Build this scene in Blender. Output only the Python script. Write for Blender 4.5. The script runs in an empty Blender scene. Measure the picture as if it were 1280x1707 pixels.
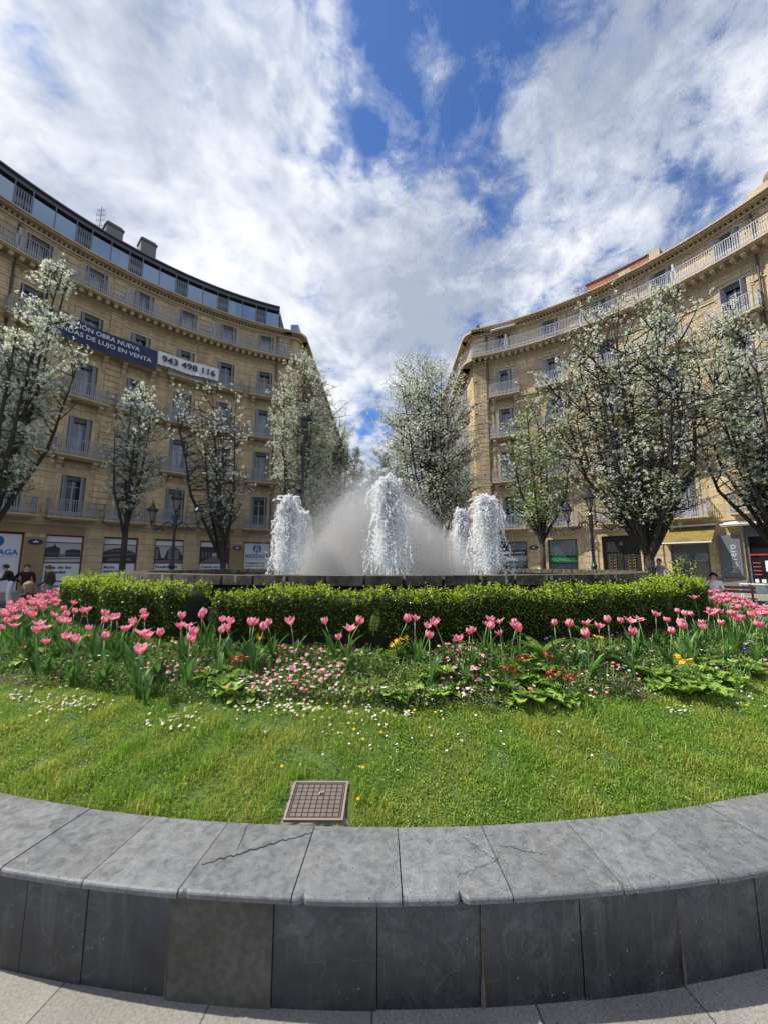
import bpy, math, random
import numpy as np
from math import sin, cos, pi, radians, degrees, atan2, sqrt, tan
from mathutils import Vector, Matrix
sc = bpy.context.scene
C = sc.collection
# ------------------------------------------------------------------ camera
cam_d = bpy.data.cameras.new('camera'); cam = bpy.data.objects.new('camera', cam_d); C.objects.link(cam); sc.camera = cam
EYE = 1.6; TILT = radians(7.87)
cam.location = (0, 0, EYE); cam.rotation_euler = (pi/2 + TILT, 0, 0)
cam_d.sensor_fit = 'HORIZONTAL'; cam_d.sensor_width = 36; cam_d.lens = 642.7/1280*36
cam_d.clip_start = 0.05; cam_d.clip_end = 3000
# ------------------------------------------------------------------ sun, sky, exposure
SUN_EL = radians(54); SUN_B = radians(7)          # B: how far the sun stands beyond the left-hand direction
sun_dir = Vector((-cos(SUN_B)*cos(SUN_EL), sin(SUN_B)*cos(SUN_EL), sin(SUN_EL)))
sd = bpy.data.lights.new('sun', 'SUN'); sun = bpy.data.objects.new('sun', sd); C.objects.link(sun)
sd.energy = 4.7; sd.angle = radians(0.6); sd.color = (1.0, 0.93, 0.82)
sun.rotation_euler = sun_dir.to_track_quat('Z', 'Y').to_euler(); sun.location = (-30, 5, 60)
sc.view_settings.view_transform = 'Standard'; sc.view_settings.look = 'None'
sc.view_settings.exposure = 0.42; sc.view_settings.gamma = 1.0; sc.view_settings.use_curve_mapping = False
TT = TILT; FP = 642.7
def ray(px, py):
    xc = (px-640)/FP; yc = (py-853.5)/FP
    return xc, cos(TT)+yc*sin(TT), sin(TT)-yc*cos(TT)
def at(px, py, d):
    x, f, u = ray(px, py); return (x/f*d, d, EYE+u/f*d)

class NT:
    """tiny helper round a node tree"""
    def __init__(s, tree): s.t = tree; s.n = tree.nodes; s.l = tree.links
    def node(s, kind, **kw):
        n = s.n.new('ShaderNode'+kind)
        for k, v in kw.items(): setattr(n, k, v)
        return n
    def set(s, sock, v):
        if isinstance(v, bpy.types.NodeSocket): s.l.new(v, sock)
        elif isinstance(v, (tuple, list)) and len(v) == 3 and sock.type == 'RGBA': sock.default_value = (*v, 1)
        else: sock.default_value = v
    def math(s, op, a, b=0.0, c=None, clamp=False):
        n = s.node('Math', operation=op); n.use_clamp = clamp
        s.set(n.inputs[0], a); s.set(n.inputs[1], b)
        if c is not None: s.set(n.inputs[2], c)
        return n.outputs[0]
    def mix(s, f, a, b, blend='MIX'):
        n = s.node('Mix', data_type='RGBA', blend_type=blend)
        s.set(n.inputs[0], f); s.set(n.inputs[6], a); s.set(n.inputs[7], b)
        return n.outputs[2]
    def ramp(s, f, pts):
        n = s.node('ValToRGB'); e = n.color_ramp.elements
        while len(e) < len(pts): e.new(0.5)
        for q, (p, c) in zip(e, pts):
            q.position = p; q.color = (*c, 1) if isinstance(c, tuple) else (c, c, c, 1)
        s.set(n.inputs[0], f); return n.outputs[0]
    def noise(s, vec, scale, detail=4, rough=.55, dist=0.0, w=None):
        n = s.node('TexNoise'); 
        if vec is not None: s.set(n.inputs['Vector'], vec)
        n.inputs['Scale'].default_value = scale; n.inputs['Detail'].default_value = detail
        n.inputs['Roughness'].default_value = rough; n.inputs['Distortion'].default_value = dist
        return n.outputs[0]

world = bpy.data.worlds.new('World'); sc.world = world; world.use_nodes = True
W = NT(world.node_tree); W.n.clear()
sky = W.node('TexSky', sky_type='NISHITA'); sky.sun_disc = False
sky.sun_elevation = SUN_EL; sky.sun_rotation = atan2(sun_dir.x, sun_dir.y)
sky.air_density = 1.0; sky.dust_density = 0.6; sky.ozone_density = 3.0
tc = W.node('TexCoord'); d = tc.outputs['Generated']
sep = W.node('SeparateXYZ'); W.set(sep.inputs[0], d)
zc = W.math('ADD', W.math('MAXIMUM', sep.outputs[2], 0.0), 0.34)
cx = W.math('DIVIDE', sep.outputs[0], zc); cy = W.math('DIVIDE', sep.outputs[1], zc)
cmb = W.node('CombineXYZ'); W.set(cmb.inputs[0], cx); W.set(cmb.inputs[1], cy)
big = W.noise(cmb.outputs[0], 1.7, 3, .5, .5)
det = W.noise(cmb.outputs[0], 4.2, 10, .62, .35)
fine = W.noise(cmb.outputs[0], 15.0, 8, .60, .5)
cov = W.math('ADD', W.math('MULTIPLY', big, .50), W.math('MULTIPLY', det, 1.35))
cov = W.math('ADD', cov, W.math('MULTIPLY', fine, .70)); cov = W.math('SUBTRACT', cov, .555)         # about 0.70 on average
def spot(px, py, rad, amt, acc):
    x, f, u = ray(px, py); v = Vector((x, f, u)).normalized()
    dp = W.node('VectorMath', operation='DISTANCE'); W.set(dp.inputs[0], d); dp.inputs[1].default_value = v
    q = W.math('DIVIDE', dp.outputs['Value'], rad); q = W.math('MULTIPLY', q, q)
    g = W.math('MULTIPLY', W.math('POWER', 2.718, W.math('MULTIPLY', q, -1.0)), amt)
    return W.math('ADD', acc, g)
cov = W.math('ADD', cov, .075)
for a in [(700, 45, .21, -.33), (600, 20, .13, -.16), (770, 90, .10, -.06), (800, 190, .12, -.12), (650, 190, .10, -.06), (560, 275, .09, -.06), (870, 60, .06, -.12),
          (40, 60, .045, -.34), (60, 265, .05, -.16), (738, 95, .05, .22), (725, 160, .045, .20), (760, 120, .03, .08), (820, 100, .04, .08), (935, 120, .13, .25), (300, 250, .45, .14), (100, 150, .35, .10), (200, 20, .22, .10),
          (500, 90, .07, .10), (450, 470, .3, .08), (620, 400, .3, .08), (1150, 250, .35, -.06), (1000, 220, .06, -.10), (900, 330, .14, -.07), (470, 330, .10, -.05), (250, 60, .10, -.07), (400, 40, .12, -.06), (620, 330, .08, -.07), (700, 450, .07, -.03), (960, 430, .12, -.05), (1180, 170, .10, -.02), (1120, 330, .25, .07), (1060, 290, .08, .08), (1230, 120, .2, .05), (1245, 60, .12, -.05), (690, 520, .16, .18),
          (530, 500, .04, -.12), (310, 400, .06, -.14), (570, 560, .05, -.08)]:
    cov = spot(*a, cov)
mask = W.ramp(cov, [(0.53, 0.0), (0.66, 0.24), (0.78, .74), (0.95, 1.0)])
shade = W.math('ADD', W.math('MULTIPLY', W.noise(cmb.outputs[0], 3.4, 7, .60, .3), 1.15), W.math('MULTIPLY', det, .55)); shade = W.math('SUBTRACT', W.math('ADD', shade, W.math('MULTIPLY', fine, .35)), .385)
shade = spot(690, 520, .15, -.30, shade); shade = spot(850, 420, .25, -.05, shade); shade = spot(1150, 200, .4, -.13, shade); shade = spot(120, 250, .4, -.03, shade)
ccol = W.ramp(shade, [(0.38, (.40, .45, .56)), (0.55, (.60, .65, .76)), (0.70, (.83, .86, .92)), (0.86, (1.0, 1.0, 1.02))])
blue = W.mix(1.0, sky.outputs[0], (.43, .60, .86), 'MULTIPLY')
bg1 = W.node('Background'); W.set(bg1.inputs[0], blue); bg1.inputs[1].default_value = 0.14
bg2 = W.node('Background'); W.set(bg2.inputs[0], ccol); bg2.inputs[1].default_value = 0.84
mx = W.node('MixShader'); W.set(mx.inputs[0], mask); W.l.new(bg1.outputs[0], mx.inputs[1]); W.l.new(bg2.outputs[0], mx.inputs[2])
wo = W.node('OutputWorld'); W.l.new(mx.outputs[0], wo.inputs[0])
world.cycles.sampling_method = 'MANUAL'; world.cycles.sample_map_resolution = 512
sc.cycles.max_bounces = 9; sc.cycles.diffuse_bounces = 7; sc.cycles.glossy_bounces = 3; sc.cycles.transmission_bounces = 4
sc.cycles.transparent_max_bounces = 24; sc.cycles.caustics_reflective = False; sc.cycles.caustics_refractive = False
# ------------------------------------------------------------------ materials
MATS = {}
def mat(name, base=(.5, .5, .5), rough=.6, metal=0.0, spec=None, build=None, bump=None):
    if name in MATS: return MATS[name]
    m = bpy.data.materials.new(name); m.use_nodes = True; t = NT(m.node_tree)
    b = m.node_tree.nodes['Principled BSDF']; t.b = b
    b.inputs['Base Color'].default_value = (*base, 1); b.inputs['Roughness'].default_value = rough; b.inputs['Metallic'].default_value = metal
    if spec is not None: b.inputs['Specular IOR Level'].default_value = spec
    if build: build(t, b)
    MATS[name] = m; return m
def objco(t): return t.node('TexCoord').outputs['Object']
def setbump(t, b, h, strength=.4, dist=.01):
    n = t.node('Bump'); n.inputs['Strength'].default_value = strength; n.inputs['Distance'].default_value = dist
    t.set(n.inputs['Height'], h); t.l.new(n.outputs[0], b.inputs['Normal'])
def speckled(c1, c2, scale=6, fine_scale=60, amt=.25, bump=.2):
    def f(t, b):
        co = objco(t); n = t.noise(co, scale, 5); n2 = t.noise(co, fine_scale, 3)
        col = t.mix(t.ramp(n, [(.35, 0.0), (.68, 1.0)]), c1, c2)
        k = t.ramp(n2, [(.3, 1-amt), (.7, 1+amt*.4)])
        t.set(b.inputs['Base Color'], t.mix(1.0, col, k, 'MULTIPLY')); setbump(t, b, n2, bump, .01)
    return f
def stone_build(c1, c2, c3, bw, bh, mortar=.012):
    def f(t, b):
        uv = t.node('UVMap').outputs[0]
        br = t.node('TexBrick'); t.set(br.inputs['Vector'], uv); br.inputs['Scale'].default_value = 1
        br.inputs['Brick Width'].default_value = bw; br.inputs['Row Height'].default_value = bh
        br.inputs['Mortar Size'].default_value = mortar; br.inputs['Mortar Smooth'].default_value = .2; br.inputs['Bias'].default_value = 0
        t.set(br.inputs['Color1'], c1); t.set(br.inputs['Color2'], c2); t.set(br.inputs['Mortar'], c3)
        co = objco(t); n = t.noise(co, .35, 5, .6); n2 = t.noise(co, 5, 6, .65)
        mp = t.node('Mapping'); mp.inputs['Scale'].default_value = (3.0, 3.0, .35); t.set(mp.inputs[0], co)
        st = t.noise(mp.outputs[0], 1.0, 4, .6)
        c = t.mix(1.0, br.outputs[0], t.ramp(n, [(.3, (.72, .70, .66)), (.7, (1.12, 1.08, 1.02))]), 'MULTIPLY')
        c = t.mix(1.0, c, t.ramp(n2, [(.25, .78), (.75, 1.12)]), 'MULTIPLY')
        c = t.mix(1.0, c, t.ramp(st, [(.35, .80), (.6, 1.05)]), 'MULTIPLY')
        t.set(b.inputs['Base Color'], c)
        h = t.math('SUBTRACT', t.math('MULTIPLY', n2, .3), br.outputs['Fac'])
        setbump(t, b, h, .5, .012)
    return f
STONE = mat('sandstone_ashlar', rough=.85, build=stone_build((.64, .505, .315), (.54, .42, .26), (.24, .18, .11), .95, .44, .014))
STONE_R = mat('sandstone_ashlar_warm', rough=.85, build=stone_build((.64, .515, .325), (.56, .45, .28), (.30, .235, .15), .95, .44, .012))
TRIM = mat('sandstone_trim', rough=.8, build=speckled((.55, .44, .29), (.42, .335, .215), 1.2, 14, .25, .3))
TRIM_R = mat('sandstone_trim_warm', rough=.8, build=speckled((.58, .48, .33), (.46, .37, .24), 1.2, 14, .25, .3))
RENDER = mat('brown_render', rough=.85, build=speckled((.34, .25, .14), (.28, .20, .11), 1, 25, .2, .2))
PLINTH = mat('grey_plinth_stone', rough=.7, build=speckled((.22, .21, .20), (.15, .145, .14), 2, 30, .2, .2))
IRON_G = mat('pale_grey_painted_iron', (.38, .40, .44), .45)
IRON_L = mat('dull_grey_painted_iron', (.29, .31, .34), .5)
IRON_D = mat('dark_painted_iron', (.018, .022, .028), .35, .2)
SHUT = mat('blue_grey_shutter', rough=.5, build=lambda t, b: (lambda w: (t.set(b.inputs['Base Color'], t.mix(w, (.16, .18, .215), (.36, .385, .43))),))(
    t.ramp(t.math('FRACT', t.math('MULTIPLY', (lambda s: (t.set(s.inputs[0], objco(t)), s.outputs[2])[1])(t.node('SeparateXYZ')), 14.0)), [(.25, 0.0), (.5, 1.0)])))
FRAME = mat('blue_grey_window_frame', (.28, .315, .37), .5)
FRAME_D = mat('dark_frame_and_recess_shade', (.05, .055, .06), .4)
GLASS = mat('dark_window_glass', (.035, .045, .06), .06, spec=.9)
GLASS_C = mat('curtained_window_glass', rough=.12, spec=.8, build=lambda t, b: t.set(b.inputs['Base Color'],
    t.ramp(t.noise((lambda m: (m.inputs['Scale'].__setattr__('default_value', (9, 9, .4)), t.set(m.inputs[0], objco(t)), m.outputs[0])[2])(t.node('Mapping')), 1.5, 3), [(.38, (.04, .05, .07)), (.60, (.30, .33, .38))])))
def glass_attic(t, b):
    lw = t.node('LayerWeight'); lw.inputs[0].default_value = .3
    b.inputs['Base Color'].default_value = (.10, .15, .22, 1)
GLASS_A = mat('sky_reflection_balustrade_glass', (.16, .27, .42), .07, spec=1.0)  # blue of the reflected sky is put into the base colour
ZINC = mat('dark_zinc_roof', (.08, .09, .11), .45, .3)
ZINC_L = mat('grey_zinc_panel', (.16, .18, .21), .45, .2)
BRICKRED = mat('salmon_render', rough=.85, build=speckled((.42, .15, .09), (.36, .13, .08), 1, 20, .15, .1))
WHITE = mat('white_paint', (.78, .79, .80), .5)
POSTER = mat('white_printed_poster', (.62, .65, .70), .5)
BLACK = mat('black_print', (.012, .012, .014), .6)
BLUEP = mat('blue_print', (.01, .11, .36), .6)
NAVY = mat('navy_banner_cloth', rough=.7, build=speckled((.012, .022, .07), (.02, .035, .10), 1.2, 8, .1, .2))
BANW = mat('white_banner_cloth', rough=.7, build=speckled((.72, .73, .76), (.60, .62, .66), 1.2, 8, .05, .2))
GREYPIC = [mat('photo_print_grey_%s' % n, (v, v, v*1.03), .6) for n, v in (('light', .42), ('mid', .14), ('dark', .035))]
def slate(top):
    def f(t, b):
        co = objco(t); g = t.node('NewGeometry')
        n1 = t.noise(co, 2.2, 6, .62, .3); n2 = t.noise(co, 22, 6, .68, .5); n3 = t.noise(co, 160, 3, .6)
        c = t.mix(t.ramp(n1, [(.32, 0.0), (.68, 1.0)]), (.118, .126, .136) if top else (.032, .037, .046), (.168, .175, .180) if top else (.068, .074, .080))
        c = t.mix(1.0, c, t.ramp(n2, [(.28, .58), (.5, 1.0), (.75, 1.38)]), 'MULTIPLY')
        c = t.mix(1.0, c, t.ramp(n3, [(.3, .82), (.7, 1.12)]), 'MULTIPLY')
        isl = t.ramp(g.outputs['Random Per Island'], [(0.0, .86), (1.0, 1.14)])
        c = t.mix(1.0, c, isl, 'MULTIPLY')
        mp = t.node('Mapping'); mp.inputs['Rotation'].default_value = (.3, .4, .9); mp.inputs['Scale'].default_value = (60, 3.0, 9.0); t.set(mp.inputs[0], co)
        sc_ = t.ramp(t.noise(mp.outputs[0], 1.0, 4, .6, .8), [(.66, 0.0), (.73, 1.0)])
        sc2 = t.math('MULTIPLY', sc_, t.ramp(t.noise(co, 5, 2), [(.5, 0.0), (.65, .55)]))
        c = t.mix(sc2, c, (.36, .36, .35) if top else (.15, .155, .155))
        mp2 = t.node('Mapping'); mp2.inputs['Scale'].default_value = (14, 14, 1.6); t.set(mp2.inputs[0], co)
        if not top:
            c = t.mix(t.ramp(t.noise(mp2.outputs[0], 1.0, 5, .65, .2), [(.54, 0.0), (.72, .55)]), c, (.14, .145, .145))
            c = t.mix(t.ramp(t.noise(co, 6, 7, .7, 1.2), [(.52, 0.0), (.70, .7)]), c, (.13, .137, .14))
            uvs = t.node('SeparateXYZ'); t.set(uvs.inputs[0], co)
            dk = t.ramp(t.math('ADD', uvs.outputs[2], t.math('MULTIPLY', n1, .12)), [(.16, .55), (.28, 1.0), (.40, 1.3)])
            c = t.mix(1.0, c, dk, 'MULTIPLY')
        vv = t.node('TexVoronoi', feature='DISTANCE_TO_EDGE'); wv = t.node('VectorMath', operation='ADD'); t.set(wv.inputs[0], co); nz = t.node('TexNoise'); t.set(nz.inputs['Vector'], co); nz.inputs['Scale'].default_value = 3; t.set(wv.inputs[1], nz.outputs['Color']); t.set(vv.inputs['Vector'], wv.outputs[0]); vv.inputs['Scale'].default_value = 2.6
        vein = t.math('MULTIPLY', t.math('LESS_THAN', vv.outputs['Distance'], .006), t.math('GREATER_THAN', t.noise(co, 2.1, 2), .54))
        c = t.mix(t.math('MULTIPLY', vein, (.34 if top else .22)), c, (.30, .29, .26) if top else (.16, .16, .15))
        br_ = t.ramp(t.noise(co, 3.4, 5, .6), [(.58, 0.0), (.74, .4)]); c = t.mix(br_, c, (.19, .17, .135) if top else (.05, .047, .04))
        sp = t.node('TexVoronoi'); t.set(sp.inputs['Vector'], co); sp.inputs['Scale'].default_value = 28
        dots = t.math('MULTIPLY', t.math('LESS_THAN', sp.outputs['Distance'], .09), t.math('GREATER_THAN', t.noise(co, 7, 2), .56))
        c = t.mix(dots, c, (.045, .045, .045) if top else (.2, .2, .19))
        t.set(b.inputs['Base Color'], c)
        t.set(b.inputs['Roughness'], t.ramp(n2, [(.3, .38), (.7, .62)]))
        setbump(t, b, t.math('ADD', n2, t.math('MULTIPLY', n3, .25)), .45, .006)
    return f
SLATE_T = mat('sunlit_slate_coping', build=slate(True)); SLATE_F = mat('shaded_slate_facing', build=slate(False))  # one slate: sun painted paler into the coping, shade darker into the facing
SLATE_O = mat('olive_slate_facing', rough=.6, build=speckled((.055, .055, .045), (.095, .093, .08), 5, 40, .35, .3))
CRACK = mat('crack_shadow_dirt', (.008, .008, .008), .9)
MORTAR = mat('pale_mortar', (.30, .28, .24), .9)
def pave(t, b):
    uv = t.node('UVMap').outputs[0]
    br = t.node('TexBrick'); t.set(br.inputs['Vector'], uv); br.inputs['Scale'].default_value = 1
    br.inputs['Brick Width'].default_value = .60; br.inputs['Row Height'].default_value = .62; br.offset = .37
    br.inputs['Mortar Size'].default_value = .004; br.inputs['Bias'].default_value = 0; br.inputs['Mortar Smooth'].default_value = .3
    t.set(br.inputs['Color1'], (.25, .24, .215)); t.set(br.inputs['Color2'], (.21, .20, .18)); t.set(br.inputs['Mortar'], (.07, .065, .06))
    co = objco(t); n = t.noise(co, 90, 4, .7); n2 = t.noise(co, 2.5, 5)
    c = t.mix(1.0, br.outputs[0], t.ramp(n, [(.3, .6), (.5, 1.0), (.7, 1.3)]), 'MULTIPLY')
    c = t.mix(1.0, c, t.ramp(n2, [(.3, .78), (.65, 1.06)]), 'MULTIPLY')
    v = t.node('TexVoronoi'); t.set(v.inputs['Vector'], co); v.inputs['Scale'].default_value = 5
    c = t.mix(t.math('MULTIPLY', t.math('LESS_THAN', v.outputs['Distance'], .10), .75), c, (.05, .048, .045))
    t.set(b.inputs['Base Color'], c); setbump(t, b, n, .35, .004)
PAVE = mat('granite_paving', rough=.75, build=pave)
ASPH = mat('asphalt', rough=.9, build=speckled((.055, .055, .055), (.04, .04, .042), .6, 60, .3, .3))
SOIL = mat('garden_soil', rough=1, build=speckled((.055, .04, .025), (.10, .075, .045), 9, 70, .5, .8))
TURF = mat('turf_soil', rough=1, build=speckled((.05, .10, .018), (.09, .14, .03), 7, 70, .5, .8))
GRAVELC = mat('rough_concrete', rough=.95, build=speckled((.36, .33, .25), (.22, .20, .15), 30, 160, .5, .9))
RUST = mat('brown_cast_iron', rough=.6, build=speckled((.17, .125, .105), (.12, .09, .08), 20, 160, .35, .3))
RUST_D = mat('black_cast_iron', (.025, .02, .018), .6)
MOSSY = mat('mossy_dark_stone', rough=.9, build=lambda t, b: (lambda co, g: (t.set(b.inputs['Base Color'], t.mix(1.0, t.mix(t.ramp(t.noise(co, 7, 6, .7), [(.4, 0.0), (.62, 1.0)]), (.035, .030, .022), (.13, .11, .075)),
    t.ramp(g.outputs['Random Per Island'], [(0.0, .7), (1.0, 1.3)]), 'MULTIPLY')), setbump(t, b, t.noise(co, 40, 4), .5, .01)))(objco(t), t.node('NewGeometry')))
def leafmat(name, cols, trans=.35, rough=.5, attr=None, patch=None, spec=.3):
    def f(t, b):
        g = t.node('NewGeometry')
        c = t.ramp(g.outputs['Random Per Island'], [(i/max(1, len(cols)-1), q) for i, q in enumerate(cols)])
        if patch:
            n = t.noise(objco(t), patch[0], 3)
            c = t.mix(t.ramp(n, [(patch[1], 0.0), (patch[2], 1.0)]), c, t.mix(1.0, c, patch[3], 'MULTIPLY'))
        if attr:
            a = t.node('Attribute', attribute_name=attr[0]); c = t.mix(a.outputs['Fac'], c, attr[1])
        t.set(b.inputs['Base Color'], c)
        b.inputs['Roughness'].default_value = rough; b.inputs['Specular IOR Level'].default_value = spec
        tr = t.node('BsdfTranslucent'); t.set(tr.inputs[0], c)
        ms = t.node('MixShader'); ms.inputs[0].default_value = trans
        t.l.new(b.outputs[0], ms.inputs[1]); t.l.new(tr.outputs[0], ms.inputs[2])
        t.l.new(ms.outputs[0], t.n['Material Output'].inputs[0])
    return mat(name, build=f)
GRASS = leafmat('grass_blades', [(.08, .20, .015), (.19, .39, .03), (.28, .48, .05), (.44, .50, .12), (.12, .29, .02), (.34, .48, .08)], .5, .45, patch=(2.3, .42, .60, (1.6, 1.12, 1.6)))
CLOVER = leafmat('clover_leaves', [(.10, .20, .02), (.22, .36, .04), (.34, .46, .09)], .4, .5)
HEDGE = leafmat('box_leaves', [(.014, .030, .005), (.03, .06, .008), (.07, .12, .012), (.20, .29, .02)], .14, .35)
HEDGE_T = leafmat('young_box_leaves', [(.22, .34, .02), (.42, .56, .04), (.60, .70, .08)], .45, .45)
HEDGE_C = mat('hedge_opaque_core', (.012, .016, .006), .9)  # near-black colour of the opaque core inside the hedge
TLEAF = leafmat('tree_leaves', [(.11, .16, .05), (.22, .31, .09), (.34, .45, .15)], .45, .45)
TLEAF_G = leafmat('fresh_tree_leaves', [(.13, .23, .03), (.25, .40, .06), (.38, .54, .11)], .45, .45)
BLOOM = leafmat('white_blossom', [(.78, .80, .68), (.95, .95, .90), (.96, .96, .93), (.72, .78, .56)], .5, .6)
BARK = mat('dark_bark', rough=.9, build=speckled((.030, .025, .021), (.055, .045, .036), 8, 60, .4, .6))
COVER = leafmat('ground_cover_leaves', [(.03, .065, .012), (.11, .20, .035), (.34, .44, .13), (.15, .26, .05), (.20, .19, .08)], .3, .5)
DRYC = leafmat('dry_stems', [(.20, .15, .08), (.30, .24, .13), (.12, .09, .05)], .2, .8)
PRIM = leafmat('primrose_leaves', [(.11, .23, .02), (.20, .36, .04), (.30, .45, .07), (.14, .26, .05)], .35, .45, attr=('vein', (.42, .55, .16)))
TULEAF = leafmat('tulip_leaves', [(.06, .15, .03), (.10, .22, .045), (.14, .27, .06)], .35, .4)
TUSTEM = leafmat('tulip_stem', [(.16, .28, .08), (.22, .34, .12)], .2, .5)
PETAL = leafmat('pink_tulip_petal', [(.86, .12, .27), (.92, .32, .46), (.82, .07, .20), (.90, .22, .38)], .4, .5, attr=('edge', (.95, .82, .84)))
PETAL_D = leafmat('crimson_petal', [(.22, .005, .02), (.40, .01, .05)], .25, .5)
PETAL_Y = leafmat('yellow_petal', [(.80, .42, .01), (.85, .60, .03)], .3, .5)
PETAL_W = leafmat('white_petal', [(.80, .80, .76), (.72, .72, .62)], .3, .6)
PETAL_P = leafmat('pink_daisy_petal', [(.85, .30, .38), (.80, .20, .30), (.88, .50, .52)], .3, .6, attr=('edge', (.85, .78, .76)))
PETAL_V = leafmat('violet_petal', [(.04, .03, .25), (.09, .05, .35)], .25, .6)
YCENT = mat('yellow_flower_centre', (.75, .50, .03), .8)
FERN = leafmat('fern_frond', [(.14, .24, .03), (.30, .42, .08)], .35, .5)
def water_build(t, b):
    b.inputs['Base Color'].default_value = (.97, .98, .99, 1); b.inputs['Roughness'].default_value = .25; b.inputs['Specular IOR Level'].default_value = .3
    tr = t.node('BsdfTranslucent'); t.set(tr.inputs[0], (.98, .98, .99)); ms = t.node('MixShader'); ms.inputs[0].default_value = .5
    t.l.new(b.outputs[0], ms.inputs[1]); t.l.new(tr.outputs[0], ms.inputs[2])
    cl = t.node('BsdfTransparent'); m2 = t.node('MixShader'); m2.inputs[0].default_value = .48; t.l.new(ms.outputs[0], m2.inputs[1]); t.l.new(cl.outputs[0], m2.inputs[2]); t.l.new(m2.outputs[0], t.n['Material Output'].inputs[0])
FOAM = mat('foaming_white_water', build=water_build)
POOL = mat('pool_water', (.10, .16, .17), .08, build=lambda t, b: setbump(t, b, t.noise(objco(t), 9, 4, .6), .8, .04))
AWN = mat('mustard_awning_cloth', rough=.8, build=lambda t, b: t.set(b.inputs['Base Color'], t.mix(t.ramp(t.noise(objco(t), 1.3, 4), [(.48, 0.0), (.66, .85)]), (.20, .15, .03), (.08, .055, .02))))  # cloth turns darker in irregular noise patches
AWNW = mat('cream_awning_cloth', (.62, .60, .54), .8)
GREEN = mat('dark_green_paint', (.008, .085, .04), .4)
GREENL = mat('light_green_letters', (.07, .34, .19), .5)
GOLD = mat('aged_gold_ironwork', (.20, .16, .085), .5, .4)
GREYSHOP = mat('grey_shop_panel', (.13, .145, .165), .45)
GREYL = mat('pale_grey_letters', (.50, .53, .56), .5)
RED = mat('red_strip', (.45, .03, .04), .5)
WOOD = mat('red_brown_bench_slats', (.22, .06, .035), .5)
INT = mat('dark_shop_interior', (.012, .012, .014), .8)
REDF = mat('dark_red_frame', (.10, .022, .018), .5)
LAMPG = mat('smoky_lantern_glass', (.20, .20, .17), .12)
BLUEPL = mat('navy_enamel_plaque', (.01, .015, .08), .3)
SKIN = mat('skin', (.55, .32, .22), .55)
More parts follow.
